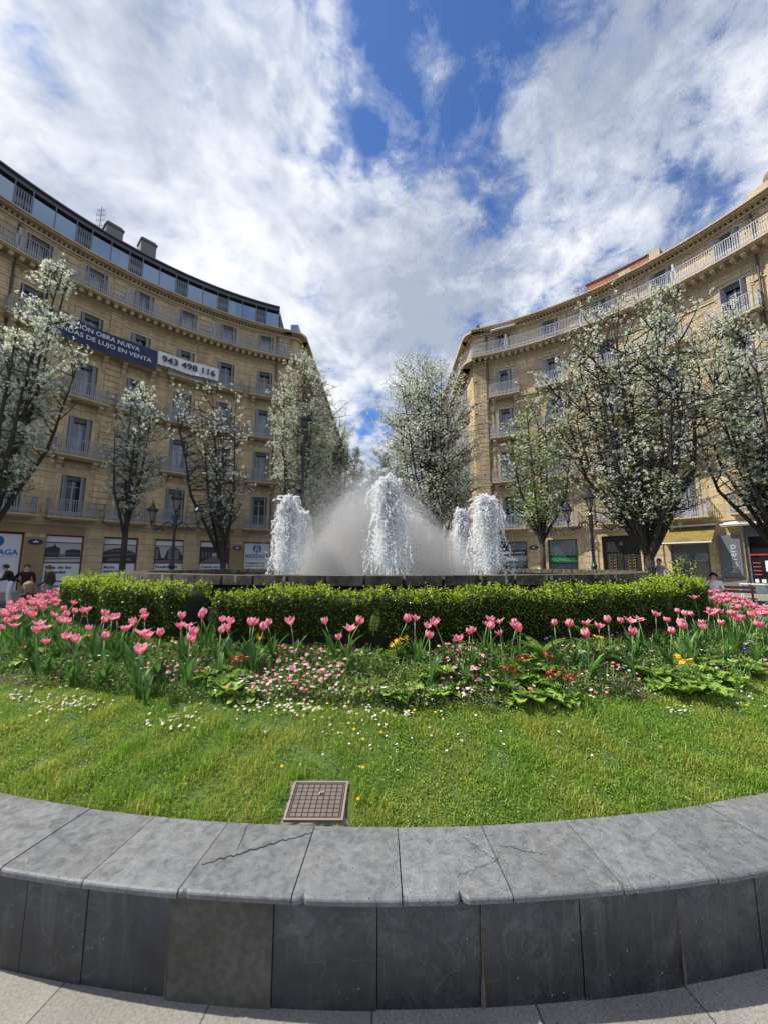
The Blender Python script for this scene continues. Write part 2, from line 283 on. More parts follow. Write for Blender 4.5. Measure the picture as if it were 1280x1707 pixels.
# ------------------------------------------------------------------ mesh helpers
class MB:
    def __init__(s): s.v = []; s.f = []; s.uv = []; s.mi = []
    def face(s, pts, uv=None, mi=0):
        n = len(s.v); s.v += [tuple(p) for p in pts]; s.f.append(tuple(range(n, n+len(pts))))
        s.uv.append(uv or [(p[0]+p[1], p[2]) for p in pts]); s.mi.append(mi)
    def poly(s, verts, faces, mi=0):
        n = len(s.v); s.v += [tuple(p) for p in verts]
        for f in faces:
            s.f.append(tuple(n+i for i in f)); s.uv.append([(verts[i][0]+verts[i][1], verts[i][2]) for i in f]); s.mi.append(mi)
    def box(s, x0, x1, y0, y1, z0, z1, mi=0, M=None):
        v = [(x, y, z) for z in (z0, z1) for y in (y0, y1) for x in (x0, x1)]
        if M is not None: v = [tuple(M @ Vector(p)) for p in v]
        s.poly(v, [(0, 2, 3, 1), (4, 5, 7, 6), (0, 1, 5, 4), (2, 6, 7, 3), (0, 4, 6, 2), (1, 3, 7, 5)], mi)
    def cbox(s, a0, a1, r0, r1, z0, z1, ctr, mi=0, step=2.0, rt=None):
        """curved box; a in degrees clockwise from +Y; rt: optional outer-top radii (r0 at the top)"""
        n = max(1, int(math.ceil(abs(a1-a0)/step))); R = (r0+r1)/2
        rr0 = rt if rt is not None else r0
        vs = []
        for i in range(n+1):
            a = radians(a0+(a1-a0)*i/n); u = a*r0
            for r, z in ((r0, z0), (r1, z0), (r1, z1), (rr0, z1)):
                vs.append((ctr[0]+r*sin(a), ctr[1]+r*cos(a), z))
        b = len(s.v); s.v += vs
        us = [radians(a0+(a1-a0)*i/n)*r0 for i in range(n+1)]
        for i in range(n):
            q = b+4*i
            for k in range(4):
                k2 = (k+1) % 4
                s.f.append((q+k, q+k2, q+4+k2, q+4+k)); s.mi.append(mi)
                if k == 3: s.uv.append([(us[i], z1), (us[i], z0), (us[i+1], z0), (us[i+1], z1)])
                else: s.uv.append([(us[i], 0), (us[i], .3), (us[i+1], .3), (us[i+1], 0)])
        s.f.append((b, b+1, b+2, b+3)); s.uv.append([(0, z0), (r1-r0, z0), (r1-r0, z1), (0, z1)]); s.mi.append(mi)
        q = b+4*n; s.f.append((q+3, q+2, q+1, q)); s.uv.append([(0, z1), (r1-r0, z1), (r1-r0, z0), (0, z0)]); s.mi.append(mi)
    def tube(s, pts, rad, n=6, mi=0, caps=True):
        pts = [Vector(p) for p in pts]
        if not isinstance(rad, (list, tuple)): rad = [rad]*len(pts)
        vs = []; t0 = None
        for i, p in enumerate(pts):
            t = (pts[min(i+1, len(pts)-1)]-pts[max(i-1, 0)]).normalized()
            if t0 is None:
                a = t.orthogonal().normalized()
            else: a = (a - t*a.dot(t)); a = a.normalized() if a.length > 1e-6 else t.orthogonal().normalized()
            t0 = t; b_ = t.cross(a)
            for k in range(n):
                w = 2*pi*k/n; vs.append(tuple(p+(a*cos(w)+b_*sin(w))*rad[i]))
        fs = [(i*n+k, i*n+(k+1) % n, (i+1)*n+(k+1) % n, (i+1)*n+k) for i in range(len(pts)-1) for k in range(n)]
        if caps: fs += [tuple(range(n))[::-1], tuple((len(pts)-1)*n+k for k in range(n))]
        s.poly(vs, fs, mi)
    def lathe(s, prof, n=12, ctr=(0, 0, 0), mi=0):
        vs = [(ctr[0]+r*cos(2*pi*k/n), ctr[1]+r*sin(2*pi*k/n), ctr[2]+z) for r, z in prof for k in range(n)]
        fs = [(i*n+k, i*n+(k+1) % n, (i+1)*n+(k+1) % n, (i+1)*n+k) for i in range(len(prof)-1) for k in range(n)]
        fs += [tuple(range(n))[::-1], tuple((len(prof)-1)*n+k for k in range(n))]
        s.poly(vs, fs, mi)
    def mesh(s, name, mats, smooth=False):
        me = bpy.data.meshes.new(name); me.from_pydata(s.v, [], s.f)
        ul = me.uv_layers.new(name='UVMap'); fl = [c for f in s.uv for p in f for c in p]
        ul.data.foreach_set('uv', fl)
        for m in (mats if isinstance(mats, (list, tuple)) else [mats]): me.materials.append(m)
        me.polygons.foreach_set('material_index', s.mi)
        if smooth: me.polygons.foreach_set('use_smooth', [True]*len(s.f))
        me.update(); return me
def link(name, data, parent=None, loc=None, rot=None, kind=None, label=None, cat=None, group=None):
    o = bpy.data.objects.new(name, data); C.objects.link(o)
    if parent is not None: o.parent = parent
    if loc is not None: o.location = loc
    if rot is not None: o.rotation_euler = rot if isinstance(rot, (tuple, list)) else (0, 0, rot)
    if kind: o['kind'] = kind
    if label: o['label'] = label
    if cat: o['category'] = cat
    if group: o['group'] = group
    return o
def put(mb, name, mats, parent=None, smooth=False, **kw): return link(name, mb.mesh(name, mats, smooth), parent, **kw)
def thing(name, label, cat, loc=(0, 0, 0), rot=0, group=None): return link(name, None, None, loc, rot, None, label, cat, group)
def npmesh(name, V, nper, faces_per, mats, attr=None, smooth=False):
    """V: (N*nper,3) array; faces_per: list of tuples of local indices (tri/quad)"""
    me = bpy.data.meshes.new(name); V = np.asarray(V, np.float32).reshape(-1, 3); N = len(V)//nper
    ls = sum(len(f) for f in faces_per); base = (np.arange(N)*nper)[:, None]
    loops = (base+np.array([i for f in faces_per for i in f])[None, :]).ravel()
    starts = np.cumsum([0]+[len(f) for f in faces_per])[:-1]
    st = (np.arange(N)*ls)[:, None]+starts[None, :]
    me.vertices.add(len(V)); me.vertices.foreach_set('co', V.ravel())
    me.loops.add(len(loops)); me.loops.foreach_set('vertex_index', loops.astype(np.int32))
    me.polygons.add(st.size); me.polygons.foreach_set('loop_start', st.ravel().astype(np.int32))
    if attr is not None:
        a = me.attributes.new(attr[0], 'FLOAT', 'POINT'); a.data.foreach_set('value', np.asarray(attr[1], np.float32).ravel())
    if smooth: me.polygons.foreach_set('use_smooth', np.ones(st.size, bool))
    for m in (mats if isinstance(mats, (list, tuple)) else [mats]): me.materials.append(m)
    me.update(calc_edges=True); return me
def unit(a): return a/np.maximum(np.linalg.norm(a, axis=-1, keepdims=True), 1e-9)
def leaves(P, size, rng, asp=.6, up=0.0, fold=.0):
    """diamond leaves at P, random orientation (up: bias of the normal upward)"""
    n = len(P); nn = unit(rng.normal(size=(n, 3))+np.array([0, 0, up])); a = unit(np.cross(nn, rng.normal(size=(n, 3)))); b = np.cross(nn, a)
    s = np.asarray(size).reshape(-1, 1)*np.ones((n, 1))
    V = np.stack([P-a*s*.5, P+b*s*asp*.5-nn*s*fold, P+a*s*.5, P-b*s*asp*.5-nn*s*fold], 1)
    return V.reshape(-1, 3)
QUAD = [(0, 1, 2, 3)]
def text_mesh(body, size=1.0, bold=0.0, align='CENTER', sx=1.0):
    cu = bpy.data.curves.new('txt', 'FONT'); cu.body = body; cu.size = size; cu.offset = bold; cu.align_x = align; cu.extrude = 0
    cu.resolution_u = 3
    o = bpy.data.objects.new('txt', cu); C.objects.link(o)
    dg = bpy.context.evaluated_depsgraph_get(); me = bpy.data.meshes.new_from_object(o.evaluated_get(dg))
    v = [(p.co.x*sx, p.co.y) for p in me.vertices]; f = [tuple(p.vertices) for p in me.polygons]
    bpy.data.objects.remove(o); bpy.data.meshes.remove(me); return v, f
def text_width(v): return max(p[0] for p in v)-min(p[0] for p in v)
def fit_text(body, w, h, bold=0.0):
    """letters centred on the origin in a box w by h"""
    v, f = text_mesh(body, 1.0, bold)
    x0 = min(p[0] for p in v); x1 = max(p[0] for p in v); y0 = min(p[1] for p in v); y1 = max(p[1] for p in v)
    return [((p[0]-(x0+x1)/2)*w/(x1-x0), (p[1]-(y0+y1)/2)*h/(y1-y0)) for p in v], f
def wrap(mb, tv, a0, z0, r, ctr, mi=0):
    """flat text verts -> cylinder, centred at angle a0 (deg), height z0"""
    v, f = tv
    vs = [(ctr[0]+r*sin(radians(a0)+x/r), ctr[1]+r*cos(radians(a0)+x/r), z0+y) for x, y in v]
    mb.poly(vs, f, mi)
def flat(mb, tv, x0, z0, y, mi=0): mb.poly([(x0+x, y, z0+z) for x, z in tv[0]], tv[1], mi)
# ------------------------------------------------------------------ ground
GC = (0.0, 9.8)                     # centre of the round garden
BC = (-0.36, 10.3); BR = 24.6       # centre and radius of the curved facades
def annulus(name, r0, r1, z, m, ctr, uvw=1.0, n=180, ring=2, kind='structure'):
    mb = MB()
    for i in range(n):
        a, b = 2*pi*i/n, 2*pi*(i+1)/n
        for j in range(ring):
            p, q = r0+(r1-r0)*j/ring, r0+(r1-r0)*(j+1)/ring
            mb.face([(ctr[0]+p*sin(a), ctr[1]+p*cos(a), z), (ctr[0]+q*sin(a), ctr[1]+q*cos(a), z), (ctr[0]+q*sin(b), ctr[1]+q*cos(b), z), (ctr[0]+p*sin(b), ctr[1]+p*cos(b), z)],
                    [(a*8.2, p), (a*8.2, q), (b*8.2, q), (b*8.2, p)])
    return put(mb, name, m, kind=kind)
mb = MB(); mb.face([(-900, -900, -.13), (900, -900, -.13), (900, 1200, -.13), (-900, 1200, -.13)]); put(mb, 'ground', ASPH, kind='structure')
annulus('pavement', 8.0, 12.2, 0.0, PAVE, GC, ring=4)
mb = MB(); mb.cbox(-180, 180, 12.2, 12.45, -.2, .004, GC, 0, 3); put(mb, 'kerb', PLINTH, kind='structure')
for nm, a0, a1 in (('sidewalk', -180, -20.5), ('sidewalk', 20.5, 178)):
    mb = MB(); mb.cbox(a0, a1, 18.6, 40, -.2, .0, BC, 0, 3); put(mb, nm, PAVE, kind='structure')
# ------------------------------------------------------------------ low slate wall round the garden
def th_of(px, py, z):
    x, f, u = ray(px, py); k = (z-EYE)/u; return degrees(atan2(x*k-GC[0], GC[1]-f*k))     # 0 = towards camera, + = right
def GP(th, r, z): a = radians(th); return (GC[0]+r*sin(a), GC[1]-r*cos(a), z)
wall = thing('garden_wall', 'low curved slate wall with a shaded dark face and wide sunlit coping round the flower garden', 'wall', (GC[0], GC[1], 0))
rng = random.Random(4)
joints = [th_of(x, 1450 if abs(x-640) > 300 else 1500, .378) for x in (0, 150, 310, 490, 668, 852, 1015, 1184)]
jb = [th_of(x, y, .378) for x, y in ((145, 1350), (262, 1364), (388, 1376), (520, 1380), (665, 1380), (805, 1374), (935, 1362), (1057, 1352))]
jt = [(a+b)/2 for a, b in zip(joints, jb)]
chips = [(th_of(503, 1499, .378), .020, .10), (th_of(770, 1497, .378), .028, .13)]
_unused = [(th_of(503, 1499, .378), .028, .16), (th_of(770, 1497, .378), .034, .20), (th_of(258, 1484, .378), .016, .2), (th_of(1008, 1478, .378), .012, .3), (th_of(120, 1463, .378), .012, .2), (th_of(640, 1501, .378), .007, .5)]
while jt[0] > -178: jt.insert(0, jt[0]-rng.uniform(2.3, 3.0))
while jt[-1] < 178: jt.append(jt[-1]+rng.uniform(2.3, 3.0))
mb = MB()
for a0, a1 in zip(jt[:-1], jt[1:]):
    near = abs((a0+a1)/2) < 40
    n = 30 if near else 2; dz = rng.uniform(-.0025, .0025); dr = rng.uniform(-.004, .004); g = .018
    sk = rng.uniform(-.25, .25)
    rows = []
    for i in range(n+1):
        t = i/n; th = a0+g+(a1-a0-2*g)*t
        ro = 8.195+dr+(rng.uniform(-.0007, .0007) if near else 0); ri = 7.79+(rng.uniform(-.002, .002) if near else 0)
        if near and rng.random() < .03: ro -= rng.uniform(.002, .006)
        ro -= sum(dp_*max(0, 1-abs(th-c_)/w_) for c_, dp_, w_ in chips)
        rows.append([GP(th, r, z+dz) for r, z in ((ri, .345), (ri, .370), (ri+.010, .377), (7.92, .3782), (8.05, .3778), (ro-.010, .3772), (ro-.003, .372), (ro, .367), (ro, .352), (ro-.008, .347))])
    k = len(rows[0]); vs = [(p[0]-GC[0], p[1]-GC[1], p[2]) for r in rows for p in r]
    fs = [(i*k+j, i*k+(j+1) % k, (i+1)*k+(j+1) % k, (i+1)*k+j) for i in range(n) for j in range(k)]
    fs += [tuple(range(k))[::-1], tuple(n*k+j for j in range(k))]
    mb.poly(vs, fs)
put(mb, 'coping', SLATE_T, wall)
# facing panels
jf = [th_of(x, y, 0.0) for x, y in ((20, 1632), (125, 1652), (272, 1672), (450, 1687), (628, 1692), (805, 1683), (975, 1668), (1140, 1645), (1275, 1617))]
tone = {2: 1}
base_i = 0
while jf[0] > -178: jf.insert(0, jf[0]-rng.uniform(2.6, 3.6)); base_i += 1
while jf[-1] < 178: jf.append(jf[-1]+rng.uniform(2.6, 3.6))
mb = MB(); mo = MB()
for i, (a0, a1) in enumerate(zip(jf[:-1], jf[1:])):
    tgt = mo if i-base_i == 2 else mb
    n = 6; r0 = 8.168+rng.uniform(-.004, .004)+(.008 if i-base_i == 2 else 0); g = .035
    vs = []
    for q in range(n+1):
        th = a0+g*.35+(a1-a0-.7*g)*q/n
        for r, z in ((8.05, .0), (r0, .0), (r0, .343), (8.05, .343)):
            p = GP(th, r, z); vs.append((p[0]-GC[0], p[1]-GC[1], p[2]))
    fs = [(q*4+j, q*4+(j+1) % 4, (q+1)*4+(j+1) % 4, (q+1)*4+j) for q in range(n) for j in range(4)]
    fs += [(3, 2, 1, 0), (n*4, n*4+1, n*4+2, n*4+3)]
    tgt.poly(vs, fs)
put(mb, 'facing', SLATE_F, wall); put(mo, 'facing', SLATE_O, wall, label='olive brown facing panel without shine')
mb = MB(); mb.cbox(-180, 180, 7.80, 8.10, -.15, .345, (0, 0), 0, 2); put(mb, 'masonry_core', CRACK, wall)
# cracks and mortar drips (real wear with its own shape)
mb = MB()
def jag(px0, py0, px1, py1, z, w, n=26, seed=1, surf='top'):
    rg = random.Random(seed); L = []
    for i in range(n+1):
        t = i/n; px = px0+(px1-px0)*t; py = py0+(py1-py0)*t+rg.uniform(-2.2, 2.2)
        x, f, u = ray(px, py); k = (z-EYE)/u; L.append((x*k-GC[0], f*k-GC[1], z+.0016))
    for i in range(n):
        a, b = Vector(L[i]), Vector(L[i+1]); s = (b-a).cross(Vector((0, 0, 1))).normalized()
        w0 = w*(.3+.7*sin(pi*i/n))*rg.uniform(.5, 1.3)+.0006; w1 = w*(.3+.7*sin(pi*(i+1)/n))+.0006
        mb.face([a-s*w0, b-s*w1, b+s*w1, a+s*w0])
jag(336, 1443, 520, 1388, .3789, .0030, 34, 3); jag(395, 1418, 415, 1372, .3789, .0008, 8, 5); jag(770, 1395, 830, 1440, .3789, .0004, 12, 9)
jag(830, 1410, 905, 1425, .3789, .0006, 14, 12); jag(760, 1462, 830, 1432, .3789, .0003, 10, 15)
put(mb, 'crack', CRACK, wall)
mb = MB()
for th0, w in ((jf[base_i+5], .006), (jf[base_i+7], .004), (jf[base_i+2], .002)):
    vs = []
    for q in range(9):
        z = .01+.30*q/8; ww = w*(1.6 if z < .12 else .5)*rng.uniform(.7, 1.2)/8.1*57.3
        vs += [tuple(Vector(GP(th0-ww, 8.180, z))-Vector((*GC, 0))), tuple(Vector(GP(th0+ww, 8.180, z))-Vector((*GC, 0)))]
    mb.poly(vs, [(2*q, 2*q+1, 2*q+3, 2*q+2) for q in range(8)])
put(mb, 'mortar_joint', mat('brown_stained_mortar', (.10, .075, .05), .9), wall)
# ------------------------------------------------------------------ garden terrain
def prof(r):
    r = np.asarray(r, float)
    return np.where(r > 6.3, .335+.307*(7.79-r), .7924+.03*(6.3-r))
def hnoise(x, y): return .012*np.sin(x*5.1+1)*np.cos(y*4.3)+.008*np.sin(x*11.3+y*7.1)+.006*np.cos(x*19-y*13)
def gz(x, y):
    r = np.hypot(np.asarray(x)-GC[0], np.asarray(y)-GC[1]); return prof(r)+hnoise(np.asarray(x), np.asarray(y))*np.clip((7.79-r)*6, 0, 1)
def bed_edge(th):   # radius where lawn meets the flower bed
    t = np.radians(th); return 6.88+.2*np.minimum(1, np.abs(th)/30)**1.5+.04*np.sin(t*9+1)+.03*np.sin(t*23)+.02*np.sin(t*41+2)
def ring_mesh(name, f0, f1, nr, m, na=540):
    th = np.linspace(-180, 180, na+1); V = []
    for j in range(nr+1):
        r = f0(th)+(f1(th)-f0(th))*j/nr; x = GC[0]+r*np.sin(np.radians(th)); y = GC[1]-r*np.cos(np.radians(th)); V.append(np.stack([x, y, gz(x, y)], 1))
    V = np.concatenate(V); me = bpy.data.meshes.new(name); k = na+1
    me.from_pydata(V.tolist(), [], [(j*k+i, j*k+i+1, (j+1)*k+i+1, (j+1)*k+i) for j in range(nr) for i in range(na)])
    me.materials.append(m); return link(name, me, kind='structure')
ring_mesh('lawn_soil', bed_edge, lambda t: 7.795+0*t, 16, TURF)
ring_mesh('flower_bed_soil', lambda t: 5.30+0*t, bed_edge, 30, SOIL)
# ------------------------------------------------------------------ grass
R = np.random.default_rng(7)
def sector_pts(n, f0, f1, thmin, thmax, rg=R):
    th = rg.uniform(thmin, thmax, n); a, b = f0(th), f1(th); r = np.sqrt(a*a+(b*b-a*a)*rg.random(n))
    return GC[0]+r*np.sin(np.radians(th)), GC[1]-r*np.cos(np.radians(th)), th, r
MH = at(529, 1353, 2.17)  # manhole centre
def lownoise(x, y): return .5+.2*np.sin(x*2.3+y*1.7+.5+1.3*np.sin(y*5.1+x*2))+.2*np.sin(x*4.1-y*5.3+2+np.sin(x*7))*np.cos(y*3.1+x)+.15*np.sin(x*13+np.sin(y*17))*np.sin(y*14+x*3)
def blades(n, h0, h1, w0, thr, dens=None):
    x, y, th, r = sector_pts(n, lambda t: bed_edge(t)-.03, lambda t: 7.77+0*t, -thr, thr)
    ln = lownoise(x, y)
    worn = (np.sin(x*3.3+2.2+np.sin(y*13))*np.sin(y*9+x*2+np.cos(x*7))+.3*np.sin(x*31+y*17)*np.sin(y*23) > .80) & (r < 7.45)
    keep = ((np.abs(x-MH[0]) > .175) | (np.abs(y-MH[1]) > .135)) & (R.random(n) < np.where(worn, .35, 1.0))
    x, y, ln, worn = x[keep], y[keep], ln[keep], worn[keep]; n = len(x)
    z = gz(x, y)-.004; h = R.uniform(h0, h1, n)*(.35+.75*ln+.5*np.sin(x*13+y*5)*np.sin(y*17-x*7)*(ln > .45))*np.where(worn, .5, 1); w = w0*R.uniform(.6, 1.4, n)
    az = R.uniform(0, 2*pi, n); lean = R.uniform(.15, 1.1, n)
    dx, dy = np.cos(az), np.sin(az); px, py = -dy, dx
    P = np.stack([x, y, z], 1); D = np.stack([dx, dy, 0*dx], 1); S = np.stack([px, py, 0*px], 1)*w[:, None]; U = np.array([0, 0, 1.0])
    H = h[:, None]; L = lean[:, None]
    mid = P+U*H*.55*np.sqrt(np.maximum(.1, 1-(L*.5)**2))+D*H*L*.22; tip = P+U*H*(1-.35*L)+D*H*L*.75
    V = np.stack([P-S, P+S, mid+S*.8, mid-S*.8, tip], 1).reshape(-1, 3)
    return V
V = np.concatenate([blades(300000, .015, .045, .0014, 46), blades(60000, .03, .085, .0021, 46)])
link('grass', npmesh('grass', V, 5, [(0, 1, 2, 3), (3, 2, 4)], GRASS), kind='stuff')
x, y, th, r = sector_pts(120000, lambda t: bed_edge(t)-.05, lambda t: 7.75+0*t, -46, 46)
k = (R.random(len(x)) < np.clip(.42+.35*np.sin(x*7.3+1+np.sin(y*9))*np.cos(y*11.7+x*5.3+np.sin(x*6))+.25*np.sin(x*19+3)*np.sin(y*23+x*4), .06, 1)) & ((np.abs(x-MH[0]) > .19) | (np.abs(y-MH[1]) > .15)); x, y = x[k], y[k]
P = np.stack([x, y, gz(x, y)+R.uniform(.008, .03, len(x))], 1)
link('clover', npmesh('clover', leaves(P, R.uniform(.007, .014, len(x)), R, .8, 1.0), 4, QUAD, CLOVER), kind='stuff')
# ------------------------------------------------------------------ access cover in the lawn
cov_z = float(gz(MH[0], MH[1]))+.022
mh = thing('access_cover', 'square brown iron access cover with raised studs, set in the lawn', 'access cover', (MH[0], MH[1], cov_z), (radians(16.5), radians(-1.0), radians(-2)))
mh.scale = (.86, .66, 1); mb = MB(); rg = random.Random(5)
ring = []
for i in range(40):
    a = 2*pi*i/40; k = 1/max(abs(cos(a)), abs(sin(a))); q = .205+rg.uniform(-.02, .018)
    ring.append((q*k*cos(a)*(1.05 if cos(a) < 0 else .92), q*k*sin(a)*.99, -.022+rg.uniform(-.004, .004)))
mb.poly(ring+[(p[0]*1.03, p[1]*1.03, -.06) for p in ring]+[(p[0]*.86, p[1]*.86, -.006) for p in ring],
        [(i, (i+1) % 40, 40+(i+1) % 40, 40+i) for i in range(40)]+[(80+i, 80+(i+1) % 40, (i+1) % 40, i) for i in range(40)]+[tuple(80+i for i in range(40))])
put(mb, 'concrete_surround', GRAVELC, mh)
mb = MB(); s = .158
for x0, x1, y0, y1 in ((-s-.012, s+.012, -s-.012, -s), (-s-.012, s+.012, s, s+.012), (-s-.012, -s, -s, s), (s, s+.012, -s, s)): mb.box(x0, x1, y0, y1, -.004, .006)
put(mb, 'frame', mat('worn_steel_frame', (.26, .20, .17), .5), mh)
mb = MB(); mb.box(-s+.005, s-.005, -s+.005, s-.005, -.004, -.001, 1)
for i in range(8):
    for j in range(8):
        p = (2*s-.03)/8; x0 = -s+.015+i*p; y0 = -s+.015+j*p
        if (i, j) == (4, 5): mb.box(x0+.004, x0+p-.004, y0+.006, y0+p-.006, -.001, .0005, 1); mb.box(x0+.002, x0+p-.002, y0+p-.007, y0+p-.003, -.001, .006, 2); mb.box(x0+.002, x0+.006, y0+.004, y0+p-.007, -.001, .006, 2)
        else: mb.box(x0+.003, x0+p-.003, y0+.003, y0+p-.003, -.001, .003)
for a, b, c, d_ in ((-s+.006, s-.006, -s+.006, -s+.011), (-s+.006, s-.006, s-.011, s-.006), (-s+.006, -s+.011, -s+.011, s-.011), (s-.011, s-.006, -s+.011, s-.011)): mb.box(a, b, c, d_, -.001, .003)
put(mb, 'cover_plate', [RUST, RUST_D, mat('worn_steel_lip', (.5, .48, .45), .4)], mh)
# ------------------------------------------------------------------ fountain
RIM = 5.50
ft = thing('fountain_basin', 'round stone fountain basin with a mossy block coping behind the box hedge', 'fountain', (GC[0], GC[1], 0))
mb = MB(); nb = 79
for i in range(nb):
    a0 = 360*i/nb; g = .16; dz = random.Random(i).uniform(-.004, .004)
    mb.cbox(a0+g, a0+360/nb-g, RIM-.42, RIM+random.Random(i+99).uniform(-.008, .008), 1.372, 1.484+dz, (0, 0), 0, 3)
put(mb, 'coping', MOSSY, ft)
mb = MB()
for i in range(nb*2):
    a0 = 180*i/nb; mb.cbox(a0+.35, a0+180/nb-.35, RIM-.12, RIM-.07, 1.13, 1.33, (0, 0), 0, 3)
put(mb, 'stone_lattice', MOSSY, ft)
mb = MB(); mb.cbox(0, 360, RIM-.40, RIM-.13, .5, 1.371, (0, 0), 0, 4); mb.cbox(0, 360, RIM-.128, RIM+.02, .5, 1.10, (0, 0), 1, 4)
put(mb, 'basin_wall', [mat('dark_basin_stone', (.02, .018, .015), .8), MOSSY], ft)  # wall behind the lattice is an even near-black
for i in range(40):   # pale lime drips under the joints
    a0 = 360*i/nb*1.45; z1 = 1.33; rg = random.Random(i*3)
    if rg.random() < .5: mb = MB(); mb.cbox(a0, a0+rg.uniform(.2, .5), RIM+.009, RIM+.011, 1.376+rg.uniform(0, .05), 1.478, (0, 0), 0, 3); put(mb, 'lime_drip', mat('lime_streak', (.28, .27, .23), .8), ft)
mb = MB(); n = 96; mb.poly([(GC[0]+5.09*cos(2*pi*i/n), GC[1]+5.09*sin(2*pi*i/n), 1.30) for i in range(n)], [tuple(range(n))]); put(mb, 'pool_water', POOL, kind='structure')
OCT = np.array([(1, 0, 0), (-1, 0, 0), (0, 1, 0), (0, -1, 0), (0, 0, 1), (0, 0, -1)], float)
OCTF = [(0, 2, 4), (2, 1, 4), (1, 3, 4), (3, 0, 4), (2, 0, 5), (1, 2, 5), (3, 1, 5), (0, 3, 5)]
def drops(P, D, rad, ln):
    D = unit(D); a = unit(np.cross(D, np.array([.3, .7, .2]))); b = np.cross(D, a)
    V = P[:, None, :]+(OCT[None, :, 0:1]*a[:, None, :]+OCT[None, :, 1:2]*b[:, None, :])*rad[:, None, None]+OCT[None, :, 2:3]*D[:, None, :]*ln[:, None, None]
    return V.reshape(-1, 3)
def jet(name, x, y, top, label, seed, spread=.30, lean=(0, 0), n_strand=520):
    rg = np.random.default_rng(seed); g = 9.81; z0 = 1.30; v0 = sqrt(2*g*(top-z0)); T2 = 2*v0/g
    o = thing(name, label, 'fountain jet', (x, y, z0), 0, 'water jets of the fountain')
    # rising core
    pts = []; m = 26
    mbc = MB(); prev = 0
    K = 18; vs = []
    for i in range(m+1):
        t = i/m; zz = (top-z0)*(.98*t); rr = .030+.075*t**1.5
        if t > .88: rr *= max(.25, 1-((t-.88)/.12)**2*.75)
        for k in range(K):
            w = 2*pi*k/K; q = rr*(1+.45*rg.uniform(-1, 1)*(.25+t)); vs.append((q*cos(w)+lean[0]*t, q*sin(w)+lean[1]*t, zz+rg.uniform(-.02, .02)))
    mbc.poly(vs, [(i*K+k, i*K+(k+1) % K, (i+1)*K+(k+1) % K, (i+1)*K+k) for i in range(m) for k in range(K)]+[tuple(m*K+k for k in range(K))])
    for _ in range(190):
        hh = rg.random()**1.25; ww = (.012+.060*min(1, hh*2.2)**.8)*(spread/.25)**.6; r_ = rg.uniform(.018, .050)*(1-.45*hh); c = (float(np.clip(rg.normal(0, ww), -2*ww, 2*ww))+lean[0]*(1-hh*.6), rg.normal(0, ww)+lean[1], (top-z0)-r_-hh*1.25)
        mbc.lathe([(r_*.35, -r_*.95), (r_*.8, -r_*.6), (r_*1.0, 0), (r_*.8, r_*.6), (r_*.3, r_*.95)], 8, c)
    put(mbc, 'water_core', FOAM, o, smooth=True)
    # strands of falling and rising water on ballistic paths
    Ps, Ds, Rs, Ls = [], [], [], []
    for s_ in range(n_strand):
        vl = np.clip(rg.normal(0, spread, 2), -spread*1.7, spread*1.7)+np.array(lean)*.9; vz = v0*rg.uniform(.72, 1.0)**.5; t0 = rg.uniform(.05, T2*1.0); kk = rg.integers(12, 46)
        if rg.random() < .35: t0 = rg.uniform(.38, .62)*T2
        tt = t0+np.cumsum(rg.uniform(.0015, .007, kk)); wig = np.cumsum(rg.normal(0, .010, (kk, 2)), 0)
        px = vl[0]*tt*(.5+.5*tt/T2)*1.0+wig[:, 0]; py = vl[1]*tt*(.5+.5*tt/T2)*1.0+wig[:, 1]; pz = vz*tt-.5*g*tt*tt+rg.normal(0, .008, kk)
        ok = pz > .0
        Ps.append(np.stack([px, py, pz], 1)[ok]); Ds.append((np.stack([vl[0]+0*tt, vl[1]+0*tt, (vz-g*tt)], 1)+rg.normal(0, 1.1, (kk, 3)))[ok])
        b = rg.uniform(.005, .013); Rs.append((b*rg.uniform(.5, 1.5, kk))[ok]); Ls.append((b*rg.uniform(1.0, 3.2, kk))[ok])
    P, D, Ra, L = (np.concatenate(q) for q in (Ps, Ds, Rs, Ls))
    link('falling_water', npmesh('falling_water', drops(P, D, Ra, L), 6, OCTF, FOAM, smooth=True), o)
    n = 2600; t = rg.uniform(0, T2, n); vl = rg.normal(0, spread*.9, (n, 2)); vz = v0*np.sqrt(rg.uniform(.35, 1.0, n))
    P = np.stack([vl[:, 0]*t+lean[0]*t, vl[:, 1]*t+lean[1]*t, vz*t-.5*g*t*t], 1); P = P[P[:, 2] > 0]; n = len(P)
    sp = link('spray_droplets', npmesh('spray_droplets', drops(P, rg.normal(size=(n, 3)), rg.uniform(.003, .009, n), rg.uniform(.004, .014, n)), 6, OCTF, FOAM), o); sp['kind'] = 'stuff'
    # frothy head
    n = 6500; hh = rg.random(n)**1.05; ww = (.022+.070*np.minimum(1, hh*2.2)**.8+.045*hh)*(spread/.25)**.7; P = rg.normal(0, 1, (n, 3))*np.stack([ww, ww, .03+0*ww], 1)+np.stack([lean[0]+0*hh, lean[1]+0*hh, (top-z0)-.02-hh*1.62], 1)
    P[:, 0] += .045*np.sin(hh*11+seed)+.02*np.sin(hh*31+seed*2)
    link('frothy_head', npmesh('frothy_head', drops(P, rg.normal(size=(n, 3)), rg.uniform(.008, .024, n)*(1-.45*hh), rg.uniform(.015, .045, n)), 6, OCTF, FOAM, smooth=True), o)
    return o
JR = 2.52
